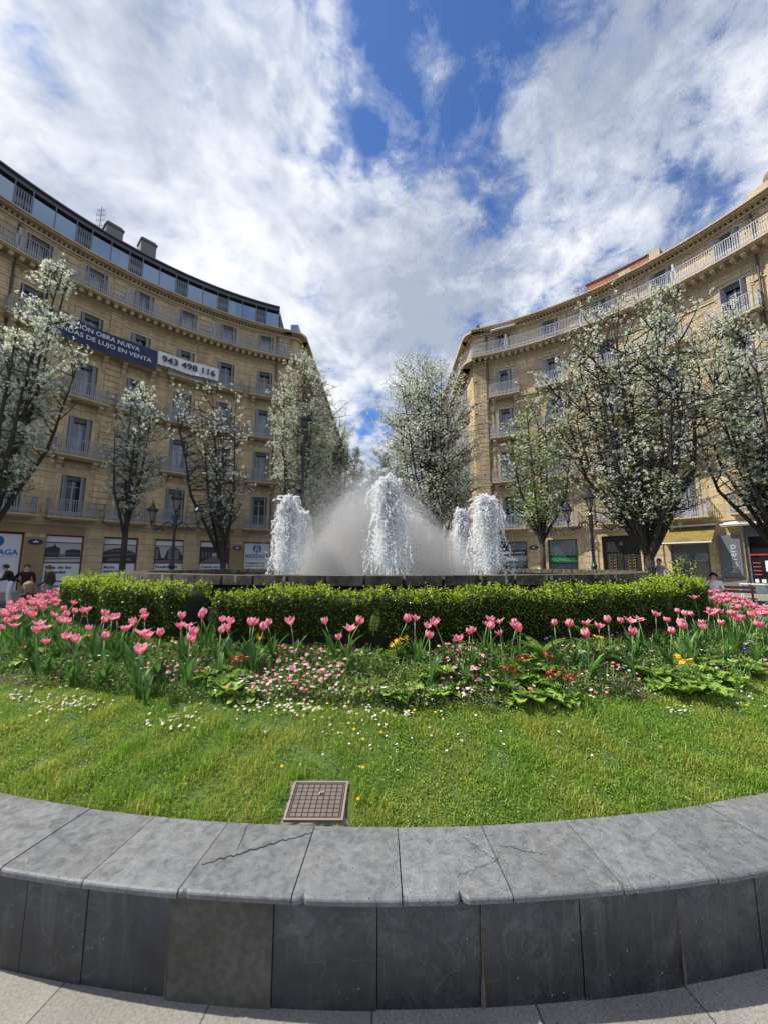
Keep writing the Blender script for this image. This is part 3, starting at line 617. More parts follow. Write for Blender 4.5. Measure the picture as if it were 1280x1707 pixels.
JA = {'front': (0, 3.30, 'tallest foaming white water jet at the front centre of the fountain', .245, (.02, 0)),
      'l1': (-60, 3.14, 'thick water jet with a rounded frothy head at the left front of the fountain', .22, (-.02, 0)), 'l2': (-120, 3.16, 'water jet half hidden behind the left front jet', .20, (.05, 0)),
      'r1': (60, 3.16, 'water jet with curling edges at the right front of the fountain', .27, (.04, 0)), 'r2': (120, 3.22, 'narrow pointed water jet just left of the right front jet', .16, (-.05, 0)),
      'b': (180, 3.2, 'water jet at the back of the fountain, wrapped in mist', .2, (0, 0))}
for i, (k, (a, tz, lab, sp, ln)) in enumerate(JA.items()):
    p = GP(a, JR, 0); jet('water_jet', p[0]+.06-(.27 if k == 'l2' else 0), p[1], tz, lab, 20+i, sp, ln)
# mist from the ring of fine nozzles in the middle
rg = np.random.default_rng(3); n = 330000
u = rg.random(n); hgt = (rg.beta(1.0, 2.4, n))*3.0; hw = 1.0*(1-hgt/3.3)**.7+.08
P = np.stack([GC[0]-.22*hgt+rg.normal(0, 1, n)*(.85*hw+.22), GC[1]+rg.normal(0, 1, n)*(.8*hw+.1), 1.32+hgt+rg.normal(0, .08, n)], 1)
P = P[(P[:, 2] > 1.31) & (np.hypot(P[:, 0], P[:, 1]-GC[1]) < 3.6)]; n = len(P)
TET = np.array([(1, 1, 1), (-1, -1, 1), (-1, 1, -1), (1, -1, -1)], float)/1.7
s = rg.uniform(.0024, .0046, n)
V = (P[:, None, :]+TET[None]*s[:, None, None]).reshape(-1, 3)
vm = bpy.data.materials.new('fine_mist'); vm.use_nodes = True; vt = NT(vm.node_tree); vt.n.remove(vt.n['Principled BSDF'])
pv = vt.node('VolumeScatter'); pv.inputs['Color'].default_value = (.97, .98, 1, 1); pv.inputs['Density'].default_value = .21; vt.l.new(pv.outputs[0], vt.n['Material Output'].inputs['Volume'])
for (ox, ex, ey, ez, cz_) in ((0, 2.15, 1.8, 1.0, 1.6), (-.1, 1.7, 1.5, 1.45, 1.7), (-.3, 1.25, 1.2, 1.9, 1.75), (-.45, 1.0, 1.0, 2.1, 1.8), (-.2, 1.9, 1.6, 1.9, 1.7), (.35, 1.35, 1.2, 1.15, 1.8), (-.5, 1.2, 1.1, 1.3, 2.0), (.1, 2.7, 1.9, .75, 1.45), (.1, 2.4, 1.8, 1.15, 1.6)):
    em = MB(); em.lathe([(sin(pi*k/16), -cos(pi*k/16)) for k in range(1, 16)], 32); eo = put(em, 'mist_cloud', vm, kind='stuff', loc=(GC[0]+ox, GC[1], cz_)); eo.scale = (ex, ey, ez)
link('fountain_mist', npmesh('fountain_mist', V, 4, [(0, 1, 2), (0, 3, 1), (0, 2, 3), (1, 3, 2)], FOAM), kind='stuff')
# ------------------------------------------------------------------ clipped box hedges
def hedge(label, t0, t1, n, seed, hz=.60, bright=.25):
    rg = np.random.default_rng(seed); o = thing('box_hedge', label, 'hedge', (GC[0], GC[1], 0), 0, 'clipped box hedges round the fountain')
    def surf(th, q):          # q 0..1 runs front-bottom, front-top, back-top, back-bottom
        a = np.radians(th); lump = .030*np.sin(a*37+1)+.024*np.sin(a*71+q*5)+.02*np.sin(a*23+q*9)
        rr = np.interp(q, [0, .36, .44, .56, .64, 1], [6.14, 6.20, 6.16, 5.70, 5.64, 5.66]); zz = np.interp(q, [0, .36, .44, .56, .64, 1], [0, hz-.08, hz, hz, hz-.08, 0])
        e = np.clip(np.minimum(th-t0, t1-th)/1.2, 0, 1)**.5
        rr = 5.92+(rr-5.92)*(.45+.55*e)+lump*np.where(q < .5, 1, -1)*.9; zz = zz*(.80+.2*e)*(1+lump*1.3)
        return rr, zz
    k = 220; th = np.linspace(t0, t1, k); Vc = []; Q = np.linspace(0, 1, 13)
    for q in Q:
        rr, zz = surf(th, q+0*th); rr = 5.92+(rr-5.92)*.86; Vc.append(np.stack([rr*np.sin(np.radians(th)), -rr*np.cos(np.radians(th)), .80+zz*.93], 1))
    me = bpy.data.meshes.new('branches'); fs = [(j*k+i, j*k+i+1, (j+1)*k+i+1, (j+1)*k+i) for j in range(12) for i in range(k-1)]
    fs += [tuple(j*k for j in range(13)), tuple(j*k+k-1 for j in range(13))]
    me.from_pydata(np.concatenate(Vc).tolist(), [], fs); me.materials.append(HEDGE_C); link('branches', me, o)  # added solid core, not real branches: keeps the leaf shell opaque and dark inside
    th = rg.uniform(t0, t1, n); q = rg.random(n); q = np.where(q < .12, q*.5, q); rr, zz = surf(th, q)
    ins = rg.random(n)**1.6*.075-.012; rr = rr+np.where(q < .5, -1, 1)*ins*np.where((q > .40) & (q < .60), .2, 1); zz = zz-np.where((q > .36) & (q < .64), ins, 0)
    P = np.stack([rr*np.sin(np.radians(th)), -rr*np.cos(np.radians(th)), .80+zz], 1)
    link('leaves', npmesh('leaves', leaves(P, rg.uniform(.014, .030, n), rg, .62, .5, .12), 4, QUAD, HEDGE), o)
    # shoots standing out of the clipped top
    m = int((t1-t0)*22); th = rg.uniform(t0, t1, m); q = rg.uniform(.38, .62, m); rr, zz = surf(th, q); L = []
    for i in range(m):
        h = rg.uniform(.015, .075)*(1.6 if rg.random() < .06 else 1); base = np.array([rr[i]*sin(radians(th[i])), -rr[i]*cos(radians(th[i])), .80+zz[i]-.03]); kk = 9
        t = rg.random(kk); dv = np.array([rg.normal(0, .3), rg.normal(0, .3), 1.0]); L.append(base+t[:, None]*dv*(h+.03)+rg.normal(0, .009, (kk, 3)))
    P = np.concatenate(L); link('young_shoots', npmesh('young_shoots', leaves(P, rg.uniform(.014, .028, len(P)), rg, .6, .4, .12), 4, QUAD, HEDGE_T), o)
    return o
hedge('short bright yellow green box hedge at the left of the fountain, ending at a gap', -78, -19.7, 110000, 1, .555)
hedge('long clipped box hedge running along the front of the fountain to the right', -16.3, 78, 160000, 2, .53)
# ------------------------------------------------------------------ shrub sprays and ferns
def spray_plant(label, px, py, d, h, n, w, seed, m=HEDGE_T):
    x, y, z = at(px, py, d); rg = np.random.default_rng(seed); o = thing('shrub', label, 'shrub', (x, y, z))
    st = MB(); L = []
    for i in range(7):
        a = rg.uniform(0, 2*pi); l = rg.uniform(.6, 1)*h; e = (cos(a)*w*rg.uniform(.3, 1), sin(a)*w*rg.uniform(.3, 1), l); st.tube([(0, 0, 0), (e[0]*.4, e[1]*.4, l*.5), e], [.006, .004, .002], 4)
        t = rg.random(n//7)[:, None]; L.append(np.array(e)*t**.8+rg.normal(0, .02, (n//7, 3)))
    put(st, 'stems', BARK, o); P = np.concatenate(L); link('leaves', npmesh('leaves', leaves(P, rg.uniform(.02, .04, len(P)), rg, .5, .5), 4, QUAD, m), o)
spray_plant('leafy shrub shoots rising above the left hedge beside the fountain rim', 175, 975, 4.9, .20, 260, .30, 31)
spray_plant('tall leafy shoot rising above the right end of the long hedge', 1135, 985, 4.75, .40, 240, .22, 32)
spray_plant('bushy low shrub growing at the right end of the fountain rim', 1108, 985, 4.7, .20, 260, .30, 33)
def fern(label, x, y, z, n, L, seed, lean=None, up=.8):
    rg = np.random.default_rng(seed); o = thing('fern', label, 'fern', (x, y, z)); mbf = MB(); Lf = []
    for i in range(n):
        a = rg.uniform(0, 2*pi) if lean is None else lean+rg.uniform(-.5, .5); l = L*rg.uniform(.7, 1)
        dv = Vector((cos(a), sin(a), 0)); pts = [dv*(l*.75*t*t+l*.1*t)*(1.3-up)+Vector((0, 0, l*(up+.15)*(t-.42*t*t))) for t in [j/10 for j in range(11)]]
        mbf.tube(pts, .0018, 3)
        for j in range(26):
            t = .12+.86*j/26; k = min(9, int(t*10)); p = pts[k].lerp(pts[k+1], t*10-k); sd_ = Vector((-dv.y, dv.x, 0)) if abs(dv.y) < .6 else Vector((1, 0, 0)); wl = .105*l*sin(pi*min(1, .15+t*.85))**.8+.006
            fw = (pts[k+1]-pts[k]).normalized()*.0045
            for s_ in (-1, 1): mbf.face([p, p+sd_*s_*wl*.5+fw, p+sd_*s_*wl+fw*.6-Vector((0, 0, .01)), p+sd_*s_*wl*.5-fw*.6])
    put(mbf, 'fronds', FERN, o)
fx = at(632, 1000, 3.62); fern('fern frond standing up in front of the middle of the hedge', fx[0]-.05, fx[1]-.10, .98, 1, .50, 41, .6, .80)
fx = at(577, 975, 4.10); fern('upright fern growing against the fountain rim', fx[0], fx[1]+.05, 1.22, 3, .22, 42, None, .98)
fx = at(900, 1050, 3.45); fern('arching fern at the foot of the hedge in front of its right half', fx[0], fx[1], .80, 9, .42, 43, None, .6)
fx = at(1000, 1055, 3.6); fern('low fern under the right half of the hedge', fx[0], fx[1], .80, 6, .34, 44, None, .5)
fx = at(1010, 1030, 3.6); fern('small fern leaning out of the hedge above the tulips', fx[0]-.2, fx[1]+.05, .95, 3, .34, 45, None, .6)
# ------------------------------------------------------------------ flowers of the bed
def grid_faces(nu, nv, b=0): return [(b+j*nu+i, b+j*nu+i+1, b+(j+1)*nu+i+1, b+(j+1)*nu+i) for j in range(nv-1) for i in range(nu-1)]
def me_attr(name, V, F, A, aname, m, smooth=True):
    me = bpy.data.meshes.new(name); me.from_pydata([tuple(v) for v in V], [], F)
    if A is not None: at_ = me.attributes.new(aname, 'FLOAT', 'POINT'); at_.data.foreach_set('value', A)
    me.materials.append(m)
    if smooth: me.polygons.foreach_set('use_smooth', [True]*len(F))
    return me
def tulip_head(open_, seed, H=.088):
    rg = random.Random(seed); V = []; F = []; A = []
    for k in range(6):
        inner = k % 2; a0 = 2*pi*k/6+rg.uniform(-.15, .15); op = open_*rg.uniform(.75, 1.25)*(1.0 if inner else 1.12); hh = H*rg.uniform(.9, 1.05); b = len(V)
        for j in range(7):
            t = j/6; w = .034*(sin(pi*min(.985, t**.75*.93+.06)))**.75; rad_ = .006+.040*sin(pi*.5*min(1, t*1.7))*(.80+.15*inner)+op*.042*max(0, t-.35)**1.4*2.2-(1-op)*.022*t*t
            for i in range(5):
                u = (i-2)/2; an = a0+u*w/max(.022, rad_)*.95; rr = rad_-.006*(1-u*u)*(-1)+rg.uniform(-.0012, .0012)
                V.append((rr*cos(an), rr*sin(an), hh*t*(1-.10*u*u*t)-op*.012*t*t)); A.append(min(1, max(0, abs(u)-.35)*1.5*(.3+t)+max(0, t-.86)*3+(.25 if t < .1 else 0)))
        F += grid_faces(5, 7, b)
    return me_attr('flower', V, F, A, 'edge', PETAL)
HEADS = [tulip_head(o, i, h) for i, (o, h) in enumerate([(.05, .088), (.25, .085), (.5, .080), (.0, .085), (.18, .090), (.72, .076), (.38, .084)])]
def tulip_leafset(seed):
    rg = random.Random(seed); V = []; F = []
    for k in range(rg.choice([4, 5, 6])):
        a = rg.uniform(0, 2*pi); L = rg.uniform(.17, .28); w = rg.uniform(.014, .026); bend = rg.uniform(.15, .65); b = len(V); off = rg.uniform(0, .018); tw = rg.uniform(-.5, .5)
        for j in range(7):
            t = j/6; rr = off+L*bend*t*t; z = L*t*(1-.25*bend*t*t); ww = w*sin(pi*min(.99, .18+.82*t))**.8*(1 if j < 6 else .08); aa = a+tw*t
            for i, u in enumerate((-1, 0, 1)):
                V.append((rr*cos(a)-sin(aa)*u*ww+cos(a)*abs(u)*-.005, rr*sin(a)+cos(aa)*u*ww+sin(a)*abs(u)*-.005, z+abs(u)*.004))
        F += grid_faces(3, 7, b)
    return me_attr('leaves', V, F, None, None, TULEAF)
LSETS = [tulip_leafset(60+i) for i in range(8)]
def tulip_stem(bend, seed):
    rg = random.Random(seed); m = MB(); a = rg.uniform(0, 2*pi)
    m.tube([(bend*t*t*cos(a), bend*t*t*sin(a), t) for t in (0, .25, .5, .75, 1.0)], .0042, 5); return m.mesh('stem', TUSTEM, True), (bend*cos(a), bend*sin(a))
STEMS = [tulip_stem(b, i) for i, b in enumerate((.0, .04, .08, .03, .11))]
def solve_head(px, py, rg, hwant):
    best = None
    for i in range(260):
        d_ = 2.7+i*.03; x, y, z = at(px, py, d_); r = math.hypot(x-GC[0], y-GC[1])
        if not (6.30 <= r <= 7.0): continue
        h = z-float(gz(x, y)); c = abs(h-hwant)+max(0, r-6.75)*.3
        if best is None or c < best[0]: best = (c, x, y, h)
    return best
T_L = [(40,210),(20,225),(10,245),(35,262),(110,200),(135,190),(100,210),(160,185),(180,175),(225,175),(250,170),(165,230),(105,245),(105,275),(40,295),(15,325),(90,310),(165,300),(205,335),(240,230),(225,260),(270,240),(280,260),(300,315),(310,265),(312,208),(345,290),(375,325),(385,280),(370,245),(395,245),(415,355),(380,378),(250,380),(455,240),(490,262),(505,285),(560,270),(595,265),(600,325),(655,255),(635,312),(668,298),(725,268),(533,362),(690,355),(675,340),(792,350),(710,402),(745,418),(915,265),(915,308),(945,303),(960,335),(940,372),(1010,248),(1050,260),(1095,283),(1143,292),(1175,318),(1097,335),(1248,297)]
T_M = [(55,297),(85,312),(172,287),(278,290),(465,285),(528,293),(535,318),(562,362),(768,277),(866,272),(885,307),(940,360),(1020,300),(1130,335),(1150,328),(1110,370),(1198,298),(1217,270),(1240,312)]
T_R = [(22,268),(48,290),(92,275),(97,303),(20,338),(268,280),(350,290),(408,282),(418,328),(475,298),(520,272),(625,275),(640,278),(685,270),(742,245),(618,320),(800,322),(820,275),(850,232),(895,245),(938,247),(862,298),(840,285),(955,282),(905,300),(975,228),(1020,243),(1035,235),(1055,285),(1095,215),(1100,250),(1120,262),(1125,278),(1140,185),(1105,190),(1180,210),(1190,250),(1205,290),(1215,215),(1235,255),(1260,220),(1160,240),(1245,300),(960,165),(975,160),(945,170),(1040,180),(1090,240),(1170,265),(1220,245),(1255,265)]
heads = [(x/2.977, 930+y/2.977) for x, y in T_L]+[(400+x/2.977, 930+y/2.977) for x, y in T_M]+[(830+x/2.844, 930+y/2.844) for x, y in T_R]
heads.sort(); rg = random.Random(11); TUL = []
for px, py in heads:
    b = solve_head(px, py, rg, rg.uniform(.38, .46))
    if b: TUL.append((px, b[1], b[2], max(.22, min(.62, b[3]))))
def ordinal(n): return '%d%s' % (n, 'th' if 10 <= n % 100 <= 20 else {1: 'st', 2: 'nd', 3: 'rd'}.get(n % 10, 'th'))
cnt = {'L': 0, 'M': 0, 'R': 0}
LOOK = ['half open', 'open', 'wide open', 'closed', 'half open', 'fully spread', 'loosely open']
def tulip(x, y, h, label, group, rg):
    z = float(gz(x, y))-.006; o = thing('tulip', label, 'tulip', (x, y, z), 0, group); k = rg.randrange(len(STEMS)); yaw = rg.uniform(0, 2*pi)
    s = link('stem', STEMS[k][0], o, (0, 0, 0), yaw); s.scale = (1, 1, h-.06)
    hx, hy = STEMS[k][1]; hd = HEADS[tulip.hk]
    q = link('flower', hd, o, (hx*cos(yaw)-hy*sin(yaw), hx*sin(yaw)+hy*cos(yaw), h-.062), (rg.uniform(-.22, .22)+.1, rg.uniform(-.25, .25), rg.uniform(0, 6.28))); sc_ = rg.uniform(.60, .86); q.scale = (sc_, sc_, sc_)
    l = link('leaves', LSETS[rg.randrange(8)], o, (0, 0, 0), rg.uniform(0, 6.28)); ls = rg.uniform(.8, 1.15)*min(1.15, h/.38); l.scale = (ls, ls, ls)
for px, x, y, h in TUL:
    tulip.hk = rg.choice([0, 1, 1, 2, 3, 4, 4, 5, 6]); z_ = 'L' if px < 330 else ('M' if px < 1040 else 'R'); cnt[z_] += 1
    where = {'L': 'in the crowded left drift', 'M': 'of the thin row before the hedge', 'R': 'in the crowded right drift'}[z_]
    tulip(x, y, h, '%s pink tulip, %s from the left %s' % (LOOK[tulip.hk], ordinal(cnt[z_]), where), 'pink tulips of the flower bed', rg)
for sgn, nm in ((-1, 'left'), (1, 'right')):
    for i in range(80):
        th = sgn*rg.uniform(43, 76); r = rg.uniform(6.3, 6.95); p = GP(th, r, 0); tulip.hk = rg.choice([0, 1, 2, 4, 5, 6])
        tulip(p[0], p[1], rg.uniform(.32, .46), 'pink tulip crowded among others far round the %s side of the bed' % nm, 'pink tulips far round the %s side' % nm, rg)
# broad-leaved primroses
def prim_leafmesh(seed, n, L0):
    rg = random.Random(seed); V = []; F = []; A = []
    for k in range(n):
        a = 2*pi*k/n*2.4+rg.uniform(-.3, .3); tier = k/n; L = L0*rg.uniform(.75, 1.1)*(1.0-.35*tier); w = L*rg.uniform(.26, .36); el = rg.uniform(.15, .55)+tier*.7; b = len(V)
        for j in range(8):
            t = j/7; ww = w*(.16+.84*sin(pi*min(1, max(0, (t-.12)/.95)))**.7) if t > .15 else w*.14
            if j == 7: ww = w*.25
            rr = L*(t*cos(el)); z = L*(t*sin(el)-.55*t*t*max(.0, .9-tier*.4)+.12*t)+.012
            for i in range(5):
                u = (i-2)/2; wav = rg.uniform(-.004, .004)+.004*sin(j*2.1+i)
                V.append((rr*cos(a)-sin(a)*u*ww, rr*sin(a)+cos(a)*u*ww, max(.004, z+abs(u)*ww*.35+wav))); A.append(.75 if i == 2 and j < 7 else (.12 if j % 2 else 0))
        F += grid_faces(5, 8, b)
    return me_attr('leaves', V, F, A, 'vein', PRIM)
PL = [prim_leafmesh(80+i, n, L) for i, (n, L) in enumerate([(13, .13), (16, .115), (11, .145), (14, .10)])]
def prim_flower(m, seed, n, rad=.013):
    rg = random.Random(seed); mb = MB()
    for k in range(n):
        c = Vector((rg.gauss(0, .022), rg.gauss(0, .022), .075+rg.uniform(0, .03))); nn = Vector((rg.gauss(0, .5), rg.gauss(0, .5), 1)).normalized(); a = nn.orthogonal().normalized(); b = nn.cross(a)
        mb.tube([(c.x*.3, c.y*.3, .01), tuple(c)], .0015, 3, 2)
        for q in range(5):
            w = 2*pi*q/5; d0 = a*cos(w)+b*sin(w); d1 = a*cos(w+.55)+b*sin(w+.55); d2 = a*cos(w-.55)+b*sin(w-.55)
            mb.face([c, c+d2*rad*.8+nn*.002, c+d0*rad*1.15+nn*.001, c+d1*rad*.8+nn*.002])
        mb.face([c+(a*cos(w)+b*sin(w))*rad*.28+nn*.003 for w in (0, 1.05, 2.1, 3.14, 4.2, 5.25)], mi=1)
    return mb.mesh('flowers', [m, YCENT, TUSTEM])
PF = {'red': prim_flower(PETAL_D, 1, 9, .015), 'yellow': prim_flower(PETAL_Y, 2, 9, .016), 'white': prim_flower(PETAL_W, 3, 8, .014), 'pink': prim_flower(PETAL_P, 4, 8, .013), 'violet': prim_flower(PETAL_V, 5, 6, .014)}
def ground_at(px, py):
    lo, hi = 1.8, 9
    for i in range(400):
        d_ = lo+(hi-lo)*i/400; x, y, z = at(px, py, d_)
        if z <= float(gz(x, y)): return x, y
    return at(px, py, 3.5)[:2]
prims = [(370,1150,0,'',1.15),(400,1140,1,'red',1.1),(385,1165,2,'',1.0),(420,1165,3,'',.9),(345,1140,1,'',.9),(40,1110,0,'red',1.1),(70,1095,1,'',1),(20,1098,2,'',1),(95,1112,3,'',.9),
 (625,1155,0,'',1.05),(650,1170,1,'',1.1),(680,1168,2,'',1),(655,1110,3,'yellow',1),(668,1100,1,'yellow',1),(700,1140,1,'',1.05),(735,1135,0,'',1.25),(720,1170,3,'',1),(605,1095,0,'',.8),(575,1110,1,'red',.8),
 (850,1125,0,'',1.25),(875,1140,1,'red',1.15),(845,1160,2,'red',1.1),(905,1150,0,'',1.2),(925,1168,1,'red',1.1),(955,1172,3,'red',1.0),(870,1175,2,'',1),(890,1110,0,'',1.1),(835,1105,3,'',.9),(915,1130,2,'red',1.0),
 (1090,1140,2,'',1.2),(1085,1115,0,'',1.0),(1110,1158,1,'',1.1),(1135,1140,1,'yellow',1.2),(1165,1130,0,'',1.25),(1150,1165,2,'',1.15),(1195,1140,1,'',1.2),(1215,1120,0,'',1.15),(1180,1165,3,'',1.0),(1235,1145,3,'',1.1),(1160,1110,1,'',1.0),(1205,1095,2,'',1.0),(1260,1120,0,'',1.1),
 (1000,1090,3,'yellow',.8),(430,1090,3,'yellow',.8),(470,1105,3,'pink',.7),(760,1155,3,'',.8),(545,1085,2,'',.8),(505,1080,1,'',.8),(695,1085,3,'violet',.7),(1245,1110,3,'violet',.8),(1020,1110,2,'white',.8),(975,1120,1,'white',.8),(1255,1098,1,'white',.9),(235,1125,3,'white',.7),(145,1085,3,'yellow',.8),(300,1075,2,'',.8),(280,1085,1,'',.8),(1255,1075,2,'',.9)]
prims += [(px+rg.choice([-1, 1])*rg.uniform(14, 26), py+rg.uniform(-16, 8), rg.randrange(4), '', s_*.95) for px, py, v, f, s_ in prims if 560 < px < 960 or px > 1060 or 330 < px < 440]
prims.sort(key=lambda q: q[0]); k_ = 0
for px, py, v, f, s_ in prims:
    k_ += 1; x, y = ground_at(px, py); lab = ('broad leaved primrose with %s flowers, %s from the left in the bed' % ({'red': 'dark red', 'yellow': 'golden yellow', 'white': 'white', 'pink': 'pink', 'violet': 'violet blue'}[f], ordinal(k_))) if f else 'flowerless primrose rosette of broad green leaves, %s from the left in the bed' % ordinal(k_)
    s_ *= 1.22; o = thing('primrose', lab, 'primrose', (x, y, float(gz(x, y))+.005), rg.uniform(0, 6.28), 'broad leaved primroses in the bed')
    l = link('leaves', PL[v], o, (0, 0, 0), (-.12, 0, 0)); l.scale = (s_,)*3
    if f: q = link('flowers', PF[f], o, (0, 0, .045)); q.scale = (s_*1.1,)*3
# bellis daisies
def daisy_mesh(name, r, petal, h, seed, double=True):
    rg = random.Random(seed); V = []; F = []; A = []
    n = 14
    rings = [(r, .0, .0), (r*.72, .004, .55), (r*.42, .007, 1.0), (.0005, .008, .6)]
    for rr, z, e in rings:
        for i in range(n):
            a = 2*pi*i/n; q = rr*(1+(.14 if i % 2 else -.10)*(rr > r*.6)); V.append((q*cos(a), q*sin(a), h+z*(r/.018)+rg.uniform(-.001, .001))); A.append(e if double else 0)
    F = [(j*n+i, j*n+(i+1) % n, (j+1)*n+(i+1) % n, (j+1)*n+i) for j in range(3) for i in range(n)]
    A = [1-a if double else 0 for a in A]; me = me_attr(name, V, F, A, 'edge', petal, False)
    me.materials.append(YCENT); me.materials.append(TUSTEM)
    import bmesh as _b
    bm = _b.new(); bm.from_mesh(me); bm.faces.ensure_lookup_table()
    if not double:
        for f_ in bm.faces[2*n:]: f_.material_index = 1
    bm2 = []
    v = [bm.verts.new(p) for p in ((.001, 0, 0), (-.0006, .001, 0), (-.0006, -.001, 0), (.001, 0, h), (-.0006, .001, h), (-.0006, -.001, h))]
    for a, b in ((0, 1), (1, 2), (2, 0)): f_ = bm.faces.new((v[a], v[b], v[b+3], v[a+3])); f_.material_index = 2
    bm.to_mesh(me); bm.free(); return me
DM = {'pinkwhite': daisy_mesh('flower_head', .017, PETAL_P, .055, 1), 'pink': daisy_mesh('flower_head', .016, leafmat('rose_daisy_petal', [(.82, .16, .24), (.85, .30, .38)], .3, .6), .05, 2, True), 'white': daisy_mesh('flower_head', .011, PETAL_W, .03, 3, False)}
def patch(n, cx_, cy_, sx_, sy_, kind, lab, grp, rg, hscale=1.0):
    out = []
    for i in range(n):
        px = cx_+rg.gauss(0, sx_); py = cy_+rg.gauss(0, sy_)
        if (px-532)**2/60**2+(py-1347)**2/45**2 < 1: continue
        x, y = ground_at(px, py); s_ = rg.uniform(.75, 1.2)
        me = DM[rg.choice(kind)]
        o = link('daisy', me, None, (x, y, float(gz(x, y))-.002), (rg.gauss(0, .22)+.12, rg.gauss(0, .22), rg.uniform(0, 6.28)), None, lab, 'daisy', grp); o.scale = (s_*1.05, s_*1.05, s_*hscale*(1.7 if 'edge' not in lab else 1.3))
PK = ['pinkwhite', 'pinkwhite', 'pink']; PW = ['pinkwhite', 'white', 'pinkwhite', 'pink']
patch(26, 280, 1128, 26, 10, PW, 'pink and white daisy in the patch in front of the left tulips', 'daisies left of the big primroses', rg)
patch(16, 310, 1085, 22, 9, ['pinkwhite', 'white'], 'pale daisy among the tulip stems in the left half of the bed', 'daisies between the left tulips', rg)
patch(40, 540, 1125, 34, 16, PK, 'pink daisy in the loose patch left of the middle primroses', 'daisies left of the middle', rg)
patch(16, 505, 1100, 25, 6, PK, 'pink daisy behind the loose middle patch under the tulips', 'daisies behind the middle patch', rg)
patch(30, 470, 1145, 26, 8, ['white', 'pinkwhite'], 'small pale daisy at the front edge of the bed left of the middle', 'daisies at the front edge', rg)
patch(44, 775, 1105, 24, 16, PW, 'pale pink daisy in the patch right of the yellow primroses', 'daisies right of the middle', rg, 1.2)
patch(30, 785, 1145, 26, 12, PW, 'pink and white daisy low in front of the right middle patch', 'daisies in front right of the middle', rg)
patch(28, 930, 1085, 32, 8, ['pinkwhite', 'white'], 'pale daisy in the strip behind the dark red primroses', 'daisies behind the red primroses', rg)
patch(22, 1030, 1062, 18, 5, PK, 'pink daisy in the small patch under the right tulips', 'daisies under the right tulips', rg)
patch(14, 1080, 1082, 60, 14, ['white', 'pinkwhite'], 'white daisy scattered among the plants at the right of the bed', 'scattered daisies at the right', rg)
BEDX = True
patch(8, 990, 1135, 22, 14, ['white'], 'white daisy among dry stems right of the red primroses', 'daisies among dry stems', rg)
WD = 'small white lawn daisy with a yellow eye, %s'
rg2 = np.random.default_rng(17); pts = []
for n, cx_, cy_, sx_, sy_ in ((70, 120, 1178, 30, 10), (50, 300, 1205, 28, 8), (26, 35, 1168, 20, 8), (110, 480, 1180, 60, 8), (60, 620, 1190, 60, 10), (26, 1130, 1188, 14, 8), (34, 1180, 1155, 60, 6), (16, 1240, 1165, 30, 8), (40, 640, 1235, 160, 25), (20, 580, 1215, 30, 10), (30, 800, 1175, 60, 5), (12, 1240, 1180, 20, 5), (10, 60, 1145, 40, 4)):
    for i in range(n):
        px, py = rg2.normal(cx_, sx_), rg2.normal(cy_, sy_)
        if 1135 < py < 1320: x, y = ground_at(px, py); pts.append((x, y))
pts = np.array(pts)
def disc_field(name, P, r, m, rgx, k=8, tilt=.35, dz=.025):
    n = len(P); nn = unit(np.stack([rgx.normal(0, tilt, n), rgx.normal(-.15, tilt, n), np.ones(n)], 1)); a = unit(np.cross(nn, np.array([1., .2, 0]))); b = np.cross(nn, a); rr = r*rgx.uniform(.7, 1.25, n)
    Z = gz(P[:, 0], P[:, 1])+dz*rgx.uniform(.6, 1.3, n); c = np.stack([P[:, 0], P[:, 1], Z], 1)
    V = np.stack([c]+[c+(a*cos(2*pi*i/k)+b*sin(2*pi*i/k))*rr[:, None]*(1 if i % 2 else .8)-nn*.0015 for i in range(k)], 1)
    return npmesh(name, V.reshape(-1, 3), k+1, [(0, 1+i, 1+(i+1) % k) for i in range(k)], m), c, nn
for i0, (a, b) in enumerate(((0, 290),)):
    for q in pts[a:b]:
        sd_ = 'in the left part of the lawn' if q[0] < -1.6 else ('in the middle of the lawn edge' if q[0] < .9 else 'in the right part of the lawn')
        o = link('lawn_daisy', DM['white'], None, (q[0], q[1], float(gz(q[0], q[1]))-.004), (rg.gauss(0, .25)+.1, rg.gauss(0, .25), 0), None, WD % sd_, 'lawn daisy', 'white lawn daisies '+sd_); s_ = rg.uniform(.7, 1.1); o.scale = (s_,)*3
me, c, nn = disc_field('small_daisies', pts[290:], .009, PETAL_W, rg2); link('small_daisies', me, kind='stuff')
yp = np.array([ground_at(px, py) for px, py in [(597, 1345), (605, 1240), (635, 1230), (605, 1290), (725, 1195), (690, 1192), (1245, 1182), (590, 1225), (470, 1290)]])
me, c, nn = disc_field('buttercups', yp, .010, PETAL_Y, rg2)
for i, q in enumerate(yp):
    o = link('buttercup', DM['white'], None, (q[0], q[1], float(gz(*q))), (.2, .1, 0), None, 'tiny yellow flower in the lawn, one of a scattered few', 'buttercup', 'yellow flowers in the lawn')
    if i == 0: bm_ = DM['white'].copy(); bm_.materials[0] = PETAL_Y; bm_.materials[1] = PETAL_Y
    o.data = bm_
